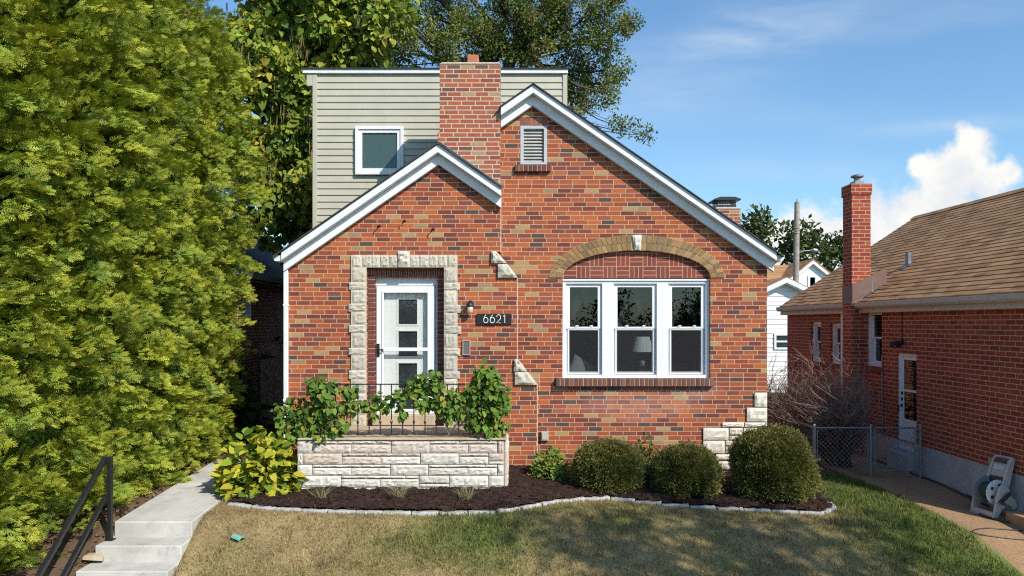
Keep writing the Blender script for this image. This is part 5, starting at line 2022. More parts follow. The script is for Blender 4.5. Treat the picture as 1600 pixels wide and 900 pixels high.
for s_ in (-1, 1):
    mb.prism([(gpx, gpz), (gpx + s_ * hw, gpz - gs * hw), (gpx + s_ * hw, gpz - gs * hw + .03), (gpx, gpz + .03)], yq - .3, yq + 6.2)
mb.build('roof', M['shingle_brown'], gh)
mb = MB()
for s_ in (-1, 1):
    mb.prism([(gpx, gpz - .005), (gpx + s_ * hw, gpz - gs * hw - .005), (gpx + s_ * hw, gpz - gs * hw - .17), (gpx, gpz - .17)], yq - .32, yq - .28)
    mb.prism([(gpx, gpz - .171), (gpx + s_ * hw, gpz - gs * hw - .171), (gpx + s_ * hw, gpz - gs * hw - .19), (gpx, gpz - .19)], yq - .30, yq - .022)
mb.build('rake_board', M['white'], gh)
mb = MB()
frame_ring(mb, gwx0, gwx1, gwz0, gwz1, .07, .07, .07, .07, yq - .06, yq + .003)
mb.box(gwx0 + .07, gwx1 - .07, yq - .055, yq + .002, (gwz0 + gwz1) / 2 - .03, (gwz0 + gwz1) / 2 + .03)
gw_ = mb.build('window', M['vinyl'], gh)
mb = MB(); mb.box(gwx0 + .06, gwx1 - .06, yq - .028, yq - .0245, gwz0 + .06, gwz1 - .06)
mb.build('pane', plain('dark_window_glass', (.03, .04, .045), .08), gw_)

yf_ = 36.0
fhz = wz(407, yf_)
fhx = wx(1268, yf_)
fh = thing('distant_brick_house', 'far brick house with white gable and brown roof beyond the garage', 'house', (fhx, yf_, 0))
mb = MB()
HW2, S2 = 2.05, .80
mb.prism([(fhx - HW2 + .15, -1), (fhx + HW2 - .15, -1), (fhx + HW2 - .15, fhz - S2 * HW2 - .05), (fhx - HW2 + .15, fhz - S2 * HW2 - .05)], yf_, yf_ + 5)
mb.prism([(fhx - 9, -1), (fhx - HW2 + .14, -1), (fhx - HW2 + .14, fhz - 2.2), (fhx - 9, fhz - 2.2)], yf_ + .5, yf_ + 7)
mb.build('brick_wall', M['brick_n'], fh)
mb = MB()
mb.prism([(fhx - HW2 + .1, fhz - S2 * HW2 - .0), (fhx + HW2 - .1, fhz - S2 * HW2), (fhx, fhz - .15)], yf_ - .05, yf_ + 4)
for s_ in (-1, 1):
    mb.prism([(fhx, fhz), (fhx + s_ * HW2, fhz - S2 * HW2), (fhx + s_ * HW2, fhz - S2 * HW2 - .22), (fhx, fhz - .22)], yf_ - .3, yf_ - .06)
mb.build('gable', M['siding_white'], fh)
mb = MB()
for s_ in (-1, 1):
    mb.prism([(fhx, fhz + .08), (fhx + s_ * HW2, fhz - S2 * HW2 + .08), (fhx + s_ * HW2, fhz - S2 * HW2), (fhx, fhz + .0)], yf_ - .32, yf_ + 6)
mb.prism([(yf_ - .3, fhz - 1.95), (yf_ + 3.5, fhz - .02), (yf_ + 7.5, fhz - 2.2), (yf_ + 3.5, fhz - .2), (yf_ - .3, fhz - 2.1)], fhx - 9.3, fhx - .1, axis='x')
mb.build('roof', M['shingle_brown'], fh)
wxa, wxb, wza, wzb = wx(1261.5, yf_), wx(1276, yf_), wz(450, yf_), wz(431, yf_)
mb = MB(); frame_ring(mb, wxa, wxb, wza, wzb, .13, .13, .1, .1, yf_ - .1, yf_ - .002)
fw_ = mb.build('window', M['white'], fh)
mb = MB(); mb.box(wxa + .12, wxb - .12, yf_ - .05, yf_ - .04, wza + .1, wzb - .1)
mb.build('pane', plain('far_glass', (.12, .15, .18), .1), fw_)

yu = 22.0
up_ = thing('utility_pole', 'grey wooden utility pole carrying a street lamp behind the houses', 'utility pole', (wx(1243, yu), yu, 0))
mb = MB()
ux = wx(1242, yu)
mb.tube([(ux, yu, -1), (ux + .03, yu, 3), (wx(1245.5, yu), yu, wz(316, yu))], [.15, .135, .11], 12)
mb.tube([(wx(1245.5, yu), yu, wz(316, yu)), (wx(1245.6, yu), yu, wz(311.5, yu))], .03, 6)
for z in (wz(360, yu), wz(356, yu), wz(364, yu)):
    mb.lathe([(.15, -.02), (.15, .02)], (wx(1244, yu), yu, z), 12)
mb.build('pole', M['pole'], up_)
mb = MB()
sp_ = [(1246, 402), (1248, 396), (1253, 392.5), (1262, 391.5), (1270, 391)]
mb.tube([(wx(a, yu), yu, wz(b, yu)) for a, b in sp_], .025, 6)
mb.build('lamp_arm', M['galv'], up_)
mb = MB()
mb.tube([(wx(1267, yu), yu, wz(391, yu)), (wx(1271, yu), yu, wz(391, yu)), (wx(1276, yu), yu, wz(391.5, yu)), (wx(1278, yu), yu, wz(392, yu))], [.04, .09, .085, .03], 8)
mb.build('lamp_head', M['galv'], up_)

# ---- small loose things
tx_, ty_ = gpt(372, 845)
mb = MB()
pr_ = [(.05 * math.cos(a), .05 * math.sin(a)) for a in np.linspace(R(10), R(170), 9)]
mb.prism(pr_ + [(p[0] * .9, p[1] * .9) for p in pr_[::-1]], -.07, .07)
o = mb.build('plastic_scrap', plain('turquoise_plastic', (.18, .45, .36), .5))
o.location = (tx_, ty_, float(gz(tx_, ty_)) + .012)
o.rotation_euler = (R(8), R(12), R(60))
tag(o, 'curved scrap of turquoise plastic lying on the dry lawn', 'plastic scrap')
rx_, ry_ = gpt(1063, 790)
lv = MB()
for k in range(14):
    a = random.uniform(0, 6.28)
    c = (random.uniform(-.06, .06), random.uniform(-.04, .03), random.uniform(0, .03))
    v_, f_, _c = scatter(LEAF_OVATE[0], LEAF_OVATE[1], np.array([c]), np.array([[math.cos(a), math.sin(a), random.uniform(-.3, .5)]]), np.array([[random.uniform(-.5, .5), random.uniform(-.5, .5), 1]]),
                         random.uniform(.05, .08), np.array([[.2, .08, .03]]))
    lv.add(v_, [tuple(q) for q in f_], random.choice([(.22, .075, .025), (.16, .06, .03)]))
o = lv.build('fallen_leaves', M['leaf'])
o.location = (rx_, ry_, float(gz(rx_, ry_)) + .055)
tag(o, 'small clump of fallen orange-brown leaves on the edging stones', 'leaves')
sx2, sy2 = gpt(146, 872)
mb = MB(); mb.rough([(-.10, -.08), (.10, -.08), (.10, .08), (-.10, .08)], 0, .06, 4, 4)
mb.v = [(v[0], v[2], -v[1]) for v in mb.v]
o = mb.build('loose_stone', plain('tan_stone', (.36, .29, .20), .9, var=.2, bmp=.4))
o.location = (sx2, sy2, float(gz(sx2, sy2)) - .02)
o.rotation_euler = (R(-12), R(10), R(20))
tag(o, 'flat pale stone lying in the leaf litter behind the handrail', 'stone')
# ================================================================ VEGETATION
SPRAY = spray_template(3, .50, .052)
SPRAY_S = spray_template(2, .5, .10)

def rdirs(n, rng=RNG):
    return unit(rng.standard_normal((n, 3)))

# ---- grass blades on the lawn in front of the camera
def in_bed(x, y):
    return in_poly(x, y, BPOLY)
ng = 190000
gx_ = RNG.uniform(-3.75, 5.6, ng)
gy_ = -3.9 + (RNG.random(ng) ** 1.15) * 4.2
ok = (~in_bed(gx_, gy_)) & (gx_ < path_left(gy_) + RNG.uniform(-.05, .05, ng)) & ((gx_ > -3.60)) & ~((gx_ < 4.0) & (gy_ > -.9))
ok &= ~((gx_ < -3.57) & (gy_ > -4.0))
gx_, gy_ = gx_[ok], gy_[ok]
n = len(gx_)
gcol_ = lawn_cols(gx_, gy_, RNG) * (1 + .42 * RNG.standard_normal((n, 1))) * np.array([1.05, 1.02, 1.0])
gcol_ = np.clip(gcol_, .01, .6)
tv = np.array([(0, -.055, 0), (0, .055, 0), (.6, .035, .06), (1.0, 0, .22), (.6, -.035, .06)])
tf = np.array([(0, 1, 2, 4), (4, 2, 3, 3)])
tv = np.array([(0, -.05, 0), (0, .05, 0), (.65, .032, .08), (.65, -.032, .08), (1.0, .006, .22), (1.0, -.006, .22)])
tf = np.array([(0, 1, 2, 3), (3, 2, 4, 5)])
gp_ = np.stack([gx_, gy_, gz(gx_, gy_) - .004], 1)
gv_, gf_, gc_ = scatter(tv, tf, gp_, np.stack([RNG.normal(0, .55, n), RNG.normal(0, .55, n), np.ones(n)], 1), rdirs(n), RNG.uniform(.018, .052, n) * (.6 + .9 * fbm(gx_ * 7, gy_ * 7, 44)) * (1 + .5 * lawn_green(gx_, gy_)), gcol_)
tag(fast_mesh('grass', gv_, gf_, M['grass'], gc_), 'dry straw-coloured and green grass blades of the front lawn', 'grass', kind='stuff')

# ---- evergreen foliage made of feathery sprays gathered in tufts
def tufts_to_mesh(tp, td, tr, tc_, per, sl_, tmpl, rng, spread=.75, up=.15, droop=0.0):
    """tufts at tp pointing along td, radius tr, base colour tc_"""
    nT = len(tp)
    k = nT * per
    i = np.repeat(np.arange(nT), per)
    off = rng.standard_normal((k, 3)) * .45
    off = off * tr[i][:, None]
    pos = tp[i] + off
    ax = unit(td[i] * 1.0 + unit(off + 1e-6) * spread + rng.standard_normal((k, 3)) * .35 + np.array([0, 0, up]))
    ax[:, 2] -= droop * rng.random(k)
    nr = unit(rng.standard_normal((k, 3)) + np.array([0, 0, .6]))
    c = tc_[i] * (1 + .16 * rng.standard_normal((k, 1)))
    return scatter(tmpl[0], tmpl[1], pos, ax, nr, rng.uniform(*sl_, k), np.clip(c, .004, 1))

def conifer_mesh(H, prof, nT, per, sl_, palette, seed, lumps=.085):
    """fan-shaped fronds standing out from the crown, each built of small feathery sprays"""
    rng = np.random.default_rng(seed)
    zz, rr = np.array([p[0] for p in prof]), np.array([p[1] for p in prof])
    hz = np.linspace(0, 1, 400)
    wgt = np.interp(hz, zz, rr) + .05
    cdf = np.cumsum(wgt) / wgt.sum()
    h = np.interp(rng.random(nT), cdf, hz)
    th = rng.uniform(0, 2 * math.pi, nT)
    R0 = np.interp(h, zz, rr)
    lump = 1 + lumps * (np.sin(th * 7 + h * 4 + seed) * .8 + np.sin(th * 5 - h * 17 + seed * 2) * .5) + rng.normal(0, lumps * .5, nT)
    inner = rng.random(nT) < .42
    rad = R0 * lump * np.where(inner, rng.uniform(.45, .78, nT), rng.uniform(.82, 1.02, nT)) - .12
    tp = np.stack([rad * np.cos(th), rad * np.sin(th), h * H], 1)
    yaw = th + rng.normal(0, .55, nT)
    a = unit(np.stack([np.cos(yaw), np.sin(yaw), rng.normal(.28, .38, nT)], 1))
    s = unit(np.cross(a, unit(rng.standard_normal((nT, 3)) + np.array([0, 0, .9]))))
    n_ = np.cross(a, s)
    L = rng.uniform(.18, .36, nT)
    Wd = L * rng.uniform(.34, .55, nT)
    col = pal(palette, nT, rng, .15)
    i = np.repeat(np.arange(nT), per)
    k = len(i)
    t = rng.random(k) ** .8
    w_ = rng.uniform(-1, 1, k)
    bend = -.22 * (t ** 2) * L[i]
    pos = tp[i] + a[i] * (t * L[i])[:, None] + s[i] * (w_ * (1.1 - t) * Wd[i])[:, None] + n_[i] * rng.normal(0, .018, k)[:, None]
    pos[:, 2] += bend
    ax = unit(a[i] + s[i] * (w_ * .9)[:, None] + rng.standard_normal((k, 3)) * .22 + np.array([0, 0, -.25]) * t[:, None])
    nr = unit(n_[i] + rng.standard_normal((k, 3)) * .45)
    c = col[i] * (1 + .14 * rng.standard_normal((k, 1)))
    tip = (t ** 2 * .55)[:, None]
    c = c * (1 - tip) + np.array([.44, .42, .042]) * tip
    return scatter(SPRAY[0], SPRAY[1], pos, ax, nr, rng.uniform(*sl_, k), np.clip(c, .004, 1))

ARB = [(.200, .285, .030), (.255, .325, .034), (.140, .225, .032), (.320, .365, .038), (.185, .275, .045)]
ARBP = [(0, .86), (.06, .95), (.18, 1.0), (.33, 1.16), (.58, 1.32), (.78, 1.14), (.92, .7), (1, .15)]
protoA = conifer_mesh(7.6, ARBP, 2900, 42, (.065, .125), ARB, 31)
ARBP2 = [(0, 1.12), (.06, 1.17), (.18, 1.17), (.33, 1.2), (.58, 1.27), (.78, 1.10), (.92, .7), (1, .15)]
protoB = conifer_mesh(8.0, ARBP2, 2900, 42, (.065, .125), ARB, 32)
ARB_MESH = []
for vf, sd in ((protoA, 0), (protoB, 1)):
    mb = MB()
    mb.tube([(0, 0, -.2), (.03, .02, 2.5), (0, .05, 5), (.02, 0, 7.2)], [.13, .11, .07, .02], 8)
    rng = random.Random(sd)
    for k in range(60):
        a, z = rng.uniform(0, 6.28), rng.uniform(.2, 6.4)
        L = .95 * (1 - z / 8.5)
        mb.tube([(0, 0, z), (L * .6 * math.cos(a), L * .6 * math.sin(a), z + .15), (L * math.cos(a), L * math.sin(a), z + .4)], [.025, .016, .006], 5)
    ARB_MESH.append((vf, mb))
ARB_DONE = {}
def arb(x, y, rot, sc, szz, which, label):
    t = thing('arborvitae', label, 'tree', (x, y, float(gz(x, y))), 'tall evergreens forming the hedge on the left')
    if which not in ARB_DONE:
        vf, mb = ARB_MESH[which]
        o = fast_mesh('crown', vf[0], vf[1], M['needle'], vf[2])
        tr = mb.build('trunk', M['bark'])
        ARB_DONE[which] = (o.data, tr.data)
    else:
        o = bpy.data.objects.new('crown', ARB_DONE[which][0]); COL.objects.link(o)
        tr = bpy.data.objects.new('trunk', ARB_DONE[which][1]); COL.objects.link(tr)
    o.parent = t
    tr.parent = t
    t.rotation_euler = (0, 0, rot)
    t.scale = (sc, sc, szz)
    return t
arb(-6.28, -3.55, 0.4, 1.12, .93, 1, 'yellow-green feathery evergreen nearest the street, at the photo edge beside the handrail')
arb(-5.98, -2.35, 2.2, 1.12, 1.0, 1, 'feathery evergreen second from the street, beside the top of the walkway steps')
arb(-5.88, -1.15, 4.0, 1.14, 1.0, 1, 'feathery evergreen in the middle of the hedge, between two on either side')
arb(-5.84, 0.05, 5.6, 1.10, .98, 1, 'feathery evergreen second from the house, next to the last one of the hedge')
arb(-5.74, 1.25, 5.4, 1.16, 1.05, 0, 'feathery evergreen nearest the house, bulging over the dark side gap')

# ---- round clipped shrubs in the mulch
def globe(px, y, rx, H, seed, label, n=900):
    x = wx(px, y)
    rng = np.random.default_rng(seed)
    z0 = mulch_z(x, y) - .05
    nT = n
    u = rng.uniform(-.93, 1, nT)
    u = np.where(rng.random(nT) < .3, 1 - rng.random(nT) ** 1.5 * .5, u)
    th = rng.uniform(0, 2 * math.pi, nT)
    hr_k = np.where(u > -.15, (1 - np.clip((u + .15) / 1.15, 0, 1) ** 2.2) ** (1 / 2.1), 1 - .16 * np.clip((-u - .15) / .85, 0, 1) ** 2)
    d = np.stack([np.cos(th) * hr_k, np.sin(th) * hr_k, u], 1)
    lump = 1 + .07 * np.sin(th * 3 + seed) * np.cos(u * 4 + th * 2 + seed) + .03 * np.cos(th + seed) + rng.normal(0, .032, nT)
    inner = rng.random(nT) < .3
    k = lump * np.where(inner, rng.uniform(.6, .86, nT), rng.uniform(.93, 1.0, nT))
    hh = H * .5 - .045
    tp = np.stack([d[:, 0] * (rx - .05) * k, d[:, 1] * (rx - .05) * k, H * .5 + d[:, 2] * hh * k], 1)
    c = pal([(.145, .155, .038), (.18, .182, .042), (.115, .132, .036), (.21, .188, .052)], nT, rng, .12)
    brown = np.clip((d[:, 2] - .5) * .8 + rng.normal(0, .14, nT), 0, .55)[:, None]
    c = c * (1 - brown) + np.array([.22, .145, .06]) * brown
    v, f, cc = tufts_to_mesh(tp, unit(d + np.array([0, 0, .35])), rng.uniform(.045, .08, nT), c, 62, (.022, .044), SPRAY_S, rng, .6, .25)
    t = thing('round_shrub', label, 'shrub', (x, y, z0), 'clipped round evergreens in the mulch bed')
    o = fast_mesh('foliage', v, f, M['needle'], cc)
    o.parent = t
    mb = MB()
    for q in range(14):
        a = rng.uniform(0, 6.28)
        r_ = rx * .75 * rng.uniform(.4, 1)
        mb.tube([(0, 0, -.05), (r_ * .4 * math.cos(a), r_ * .4 * math.sin(a), H * .3), (r_ * math.cos(a), r_ * math.sin(a), H * rng.uniform(.5, .8))], [.02, .014, .005], 5)
    s_ = mb.build('stem', M['bark'])
    s_.parent = t
globe(952, -1.08, .485, .66, 41, 'left round evergreen shrub of the trio, with a bronzed top, under the picture window')
globe(1073, -1.20, .465, .65, 42, 'smallest round evergreen shrub, between the other two of the trio')
globe(1206, -1.28, .545, .95, 43, 'largest round evergreen shrub, at the house corner before the stone quoins', 1350)

def leafy(name, label, cat, x, y, z, rx, ry, rz, n, size, palette, mat, tmpl, seed, up=.3, group=None, stems=8, shell=.45, stemc=(.08, .06, .035), p=None):
    """a small leafy plant: leaves through an ellipsoid and a few stems"""
    rng = np.random.default_rng(seed)
    d = rdirs(n, rng)
    d[:, 2] = np.abs(d[:, 2]) * 1.15 - .15
    k = rng.random(n) ** shell
    pos = d * k[:, None] * np.array([rx, ry, rz]) * (1 + .12 * np.sin(d[:, 0:1] * 5 + seed) * np.cos(d[:, 2:3] * 6))
    pos[:, 2] = np.maximum(pos[:, 2], .03)
    ax = unit(d * np.array([1, 1, .4]) + rng.standard_normal((n, 3)) * .5 + np.array([0, 0, -.15]))
    nr = unit(d * .5 + np.array([.25, -.35, up + .5]) + rng.standard_normal((n, 3)) * .4)
    v, f, c = scatter(tmpl[0], tmpl[1], pos, ax, nr, rng.uniform(size[0], size[1], n), pal(palette, n, rng, .12, p))
    t = thing(name, label, cat, (x, y, z), group)
    o = fast_mesh('leaves', v, f, mat, c)
    o.parent = t
    if stems:
        mb = MB()
        for q in range(stems):
            a, b = rng.uniform(0, 6.28), rng.uniform(.3, .9)
            mb.tube([(.03 * math.cos(a), .03 * math.sin(a), -.06), (rx * b * .5 * math.cos(a), ry * b * .5 * math.sin(a), rz * .45), (rx * b * math.cos(a), ry * b * math.sin(a), rz * rng.uniform(.6, .9))], [.009, .007, .004], 5, col=stemc)
        s_ = mb.build('stems', M['twig'])
        s_.parent = t
    return t
yv = -.62
leafy('small_shrub', 'small bright green shrub in the mulch below the outlet box', 'shrub', wx(860, yv), yv, mulch_z(wx(860, yv), yv) - .02, .29, .26, .40, 900, (.04, .085),
      [(.16, .24, .045), (.21, .29, .055), (.12, .19, .035), (.28, .31, .07)], M['leaf'], LEAF_OVATE, 51)
leafy('small_shrub', 'little yellow-green shrub half hidden between two round evergreens', 'shrub', wx(1008, -.45), -.45, mulch_z(wx(1008, -.45), -.45), .22, .2, .55, 600, (.04, .08),
      [(.14, .15, .035), (.10, .13, .03)], M['leaf'], LEAF_OVATE, 52)
yv = -1.28
leafy('hydrangea', 'large-leaved yellow-green hydrangea bush beside the walkway and porch', 'shrub', wx(406, yv), yv, mulch_z(wx(406, yv), yv) - .03, .56, .48, .78, 720, (.12, .19),
      [(.35, .36, .035), (.46, .42, .04), (.22, .29, .03), (.14, .22, .028), (.50, .41, .05), (.09, .16, .024)], M['leaf'], LEAF_OVATE, 53, up=.5, shell=.33, stems=14, p=[.30, .22, .2, .12, .08, .08])

# ---- dry grass tufts in the mulch
def tuft(px, py, lab, n, seed, wd_):
    rng = np.random.default_rng(seed)
    x, y = gpt(px, py)
    z = mulch_z(x, y) - .02
    ax = np.stack([rng.normal(0, wd_, n), rng.normal(0, wd_ * .7, n), np.ones(n)], 1)
    pos = np.stack([rng.normal(0, .03, n), rng.normal(0, .02, n), np.zeros(n)], 1)
    tv = np.array([(0, -.014, 0), (0, .014, 0), (.6, .011, .12), (.6, -.011, .12), (1.0, .002, .42), (1.0, -.002, .42)])
    v, f, c = scatter(tv, np.array([(0, 1, 2, 3), (3, 2, 4, 5)]), pos, ax, rdirs(n, rng), rng.uniform(.10, .25, n), pal([(.30, .27, .15), (.20, .22, .09), (.36, .33, .20)], n, rng, .15))
    o = fast_mesh('grass_tuft', v, f, M['grass'], c)
    o.location = (x, y, z)
    tag(o, lab, 'grass tuft', 'dry grass tufts before the porch')
tuft(502, 783, 'sparse dry grass tuft in the mulch below the left half of the porch wall', 60, 61, .55)
tuft(624, 785, 'widest dry grass tuft in the mulch, below the middle of the porch wall', 150, 62, .5)
tuft(728, 785, 'dry grass tuft in the mulch below the right end of the porch wall', 90, 63, .42)
for (q, (px, py)) in enumerate(((398, 742), (350, 742))):
    pass

# ---- vines on the railing
def vine(label, blobs, seed, runs):
    """heart-shaped leaves in clumps (px, py, y, radius m, count) and woody runners"""
    rng = np.random.default_rng(seed)
    P, Dd = [], []
    for (px, py, y, r, cnt) in blobs:
        cnt = int(cnt * 1.15)
        d = rdirs(cnt, rng)
        k = rng.random(cnt) ** .45
        c = np.array([wx(px, y), y, wz(py, y)])
        P.append(c + d * k[:, None] * np.array([r, min(r, .22), r]))
        Dd.append(d)
    P, Dd = np.concatenate(P), np.concatenate(Dd)
    n = len(P)
    ax = unit(Dd * .5 + rng.standard_normal((n, 3)) * .4 + np.array([0, -.25, -.75]))
    nr = unit(Dd * .6 + np.array([.15, -.85, .45]) + rng.standard_normal((n, 3)) * .35)
    cols = pal([(.085, .165, .024), (.125, .22, .032), (.045, .095, .020), (.20, .27, .04), (.30, .27, .045)], n, rng, .13, [.3, .27, .2, .15, .08])
    v, f, c = scatter(LEAF_HEART[0], LEAF_HEART[1], P, ax, nr, rng.uniform(.050, .098, n), cols)
    x0, y0, z0 = wx(blobs[0][0], blobs[0][2]), blobs[0][2], .62
    t = thing('climbing_vine', label, 'vine', (x0, y0, z0), 'vines climbing over the porch railing')
    fast_mesh('leaves', v, f, M['leaf'], c, t)
    mb = MB()
    for run in runs:
        pts = [(wx(px, y) + rng.normal(0, .012), y + rng.normal(0, .02), wz(py, y)) for (px, py, y) in run]
        sm = []
        for a, b in zip(pts[:-1], pts[1:]):
            for tt in np.linspace(0, 1, 5, endpoint=False):
                sm.append(tuple(np.array(a) * (1 - tt) + np.array(b) * tt + rng.normal(0, .008, 3)))
        sm.append(pts[-1])
        mb.tube(sm, list(np.linspace(.011, .005, len(sm))), 5, (.16, .12, .085))
    mb.build('stems', M['twig'], t)
yr = YRL - .03
vine('climbing vine bunched on the left post of the porch railing and spilling to the ground',
     [(505, 610, yr, .20, 110), (512, 640, yr, .17, 80), (490, 650, yr + .1, .20, 90), (525, 665, yr, .15, 60), (500, 680, yr, .15, 55), (465, 640, yr + .25, .20, 80), (450, 660, yr + .25, .20, 80),
      (438, 640, yr + .3, .10, 22), (470, 675, yr + .1, .17, 60), (485, 600, yr, .10, 25)], 71,
     [[(470, 690, yr + .1), (480, 650, yr), (495, 610, yr)], [(450, 700, yr + .2), (448, 650, yr + .2), (438, 635, yr + .2)], [(500, 684, yr), (510, 640, yr), (512, 600, yr)]])
vine('climbing vine trailing along the middle of the porch railing before the front door',
     [(548, 612, yr, .11, 26), (550, 632, yr, .13, 34), (535, 640, yr, .10, 20), (575, 632, yr, .11, 24), (590, 622, yr, .09, 16), (583, 648, yr, .07, 10), (600, 634, yr, .10, 20), (622, 622, yr, .13, 36), (628, 644, yr, .08, 14),
      (648, 606, yr, .15, 60), (660, 628, yr, .15, 55), (675, 600, yr, .17, 70), (690, 625, yr, .16, 60), (700, 645, yr, .12, 34), (712, 620, yr, .13, 40), (655, 590, yr, .08, 16), (678, 585, yr, .08, 16), (718, 645, yr, .10, 22)], 72,
     [[(525, 640, yr), (560, 630, yr), (600, 625, yr), (650, 612, yr), (700, 620, yr), (730, 630, yr)], [(700, 680, yr), (690, 640, yr), (670, 600, yr)], [(600, 625, yr), (640, 600, yr), (680, 590, yr)]])
vine('dense mound of climbing vine over the right post of the porch railing',
     [(760, 592, yr, .19, 130), (772, 612, yr, .21, 120), (752, 620, yr, .18, 90), (776, 640, yr, .17, 80), (748, 645, yr, .16, 70), (765, 665, yr, .17, 75), (782, 668, yr + .1, .13, 45), (738, 610, yr, .12, 36),
      (740, 660, yr, .12, 36), (755, 578, yr, .10, 36), (786, 625, yr + .1, .10, 28), (735, 636, yr, .10, 26)], 73,
     [[(770, 685, yr), (764, 640, yr), (758, 595, yr)], [(745, 684, yr), (752, 640, yr), (770, 605, yr)], [(778, 684, yr + .1), (776, 640, yr), (765, 600, yr)], [(712, 672, yr), (735, 650, yr), (760, 640, yr)]])

# ---- trees made of limbs and leaf clusters
def tree(name, label, x, y, trunk_pts, trunk_r, blobs, nsub, nleaf, size, palette, seed, sub_r=(.25, .45), tmpl=LEAF_SMALL, group=None, hang_=0.0, twigs=True, flat=1.0, bark='bark', extra=None, p=None):
    """blobs: (cx, cy, cz, r, density) in world metres"""
    rng = np.random.default_rng(seed)
    P, Dd, Cc = [], [], []
    mb = MB()
    mb.tube(trunk_pts, trunk_r, 10)
    top = Vector(trunk_pts[-1])
    for (cx_, cy_, cz_, r, den) in blobs:
        c = np.array([cx_, cy_, cz_])
        s0 = trunk_pts[max(1, len(trunk_pts) - 1 - int(rng.integers(0, 2)))]
        s0 = np.array(s0)
        mid = (s0 + c) / 2 + rng.normal(0, .12 * r + .1, 3) + np.array([0, 0, -.10 * np.linalg.norm(c - s0)])
        r0 = trunk_r[-1] * .75 * min(1.0, max(.25, r / .85))
        tt = np.linspace(0, 1, 8)[:, None]
        curve = (1 - tt) ** 2 * s0 + 2 * tt * (1 - tt) * mid + tt ** 2 * c
        curve[1:-1] += rng.normal(0, .035 * r + .02, (6, 3))
        mb.tube([tuple(q) for q in curve], list(np.linspace(r0, r0 * .28, 8)), 7)
        k = max(2, int(nsub * den * r * r))
        d = rdirs(k, rng)
        sc = c + d * (rng.random(k) ** .42)[:, None] * r * np.array([1, 1, flat])
        for j in range(k):
            sr = rng.uniform(*sub_r)
            m_ = int(nleaf * (sr / np.mean(sub_r)) ** 2)
            q = unit(rng.standard_normal((m_, 3))) * (rng.random((m_, 1)) ** .5) * sr
            P.append(sc[j] + q)
            Dd.append(unit(q + d[j] * sr * .5))
            Cc.append(np.repeat(pal(palette, 1, rng, .12, p), m_, 0))
            if twigs and (j % 2 == 0):
                a = curve[int(rng.integers(4, 8))]
                b = sc[j]
                mb.tube([tuple(a), tuple((a + b) / 2 + rng.normal(0, .08, 3)), tuple(b)], [r0 * .26, r0 * .17, r0 * .06], 4, cap=False)
    P, Dd, Cc = np.concatenate(P), np.concatenate(Dd), np.concatenate(Cc)
    n = len(P)
    ax = unit(Dd + rng.standard_normal((n, 3)) * .7 + np.array([0, 0, -hang_]))
    nr = unit(rng.standard_normal((n, 3)) * .8 + np.array([.15, -.3, .7 - .35 * min(1, hang_)]) + Dd * .4)
    v, f, c = scatter(tmpl[0], tmpl[1], P, ax, nr, rng.uniform(size[0], size[1], n), np.clip(Cc * (1 + .15 * rng.standard_normal((n, 1))), .004, 1))
    t = thing(name, label, 'tree', (x, y, float(gz(x, y))), group)
    fast_mesh('crown', v, f, M['leaf'], c, t)
    mb.build('trunk', M[bark], t)
    return t

# catalpa with hanging pods, behind on the left
yc_ = 5.6
def W(px, py, y, dy=0):
    return (wx(px, y), y + dy, wz(py, y))
cb = []
crng = np.random.default_rng(5)
for (px, py, r, dn) in [(400, 40, 1.0, 1), (455, 30, 1.0, 1), (520, 30, 1.0, 1), (585, 25, .85, 1), (430, 110, .95, 1), (500, 90, .9, 1), (560, 75, .75, 1), (610, 60, .45, .8), (400, 170, .95, 1), (450, 180, .9, 1),
                        (420, 250, .85, 1), (462, 260, .8, 1), (440, 320, .75, 1), (470, 345, .6, 1), (415, 345, .6, .9), (455, 395, .45, .8), (625, 25, .35, .6), (600, 95, .35, .6),
                        (420, -70, 1.2, .8), (500, -70, 1.2, .8), (570, -50, 1.0, .8), (500, 200, .9, .7), (480, -160, 1.3, .6), (360, 90, .9, .8), (380, 240, .8, .8)]:
    q = W(px, py, yc_, crng.uniform(-.6, .6))
    cb.append((q[0], q[1], q[2], r, dn))
ct = tree('catalpa_tree', 'catalpa tree with large yellow-green leaves and long hanging pods behind the hedge', wx(470, yc_), yc_,
          [(wx(470, yc_), yc_ + .6, -.2), (wx(472, yc_), yc_ + .6, 2.6), (wx(480, yc_), yc_ + .5, 5.0), (wx(485, yc_), yc_ + .4, 7.2)], [.26, .22, .18, .12], cb, 30, 42, (.10, .20),
          [(.25, .315, .046), (.19, .265, .042), (.36, .37, .055), (.47, .41, .07), (.125, .19, .036)], 81, (.26, .42), (LEAF_HEART[0], LEAF_HEART[1]), hang_=.9, p=[.32, .26, .2, .10, .12])
n = 330
sel = crng.integers(0, len(cb), n)
mb = MB()
for i in sel:
    b = cb[i]
    a = crng.uniform(0, 6.28)
    rr = b[3] * crng.uniform(.5, 1.02)
    x_, y_, z_ = b[0] + rr * math.cos(a), b[1] - abs(rr * math.sin(a)) * .9, b[2] + crng.uniform(-.5, .5) * b[3]
    L = crng.uniform(.2, .42)
    for q in range(int(crng.integers(1, 4))):
        dx = crng.normal(0, .04)
        mb.tube([(x_ + dx, y_, z_), (x_ + dx * 1.3, y_, z_ - L * .5), (x_ + dx * 1.2 + crng.normal(0, .02), y_, z_ - L)], [.007, .009, .004], 4, random.choice([(.20, .13, .06), (.26, .19, .09), (.14, .09, .05), (.20, .19, .06)]), cap=False)
o = mb.build('seed_pods', M['twig'], ct)
o['kind'] = 'stuff'

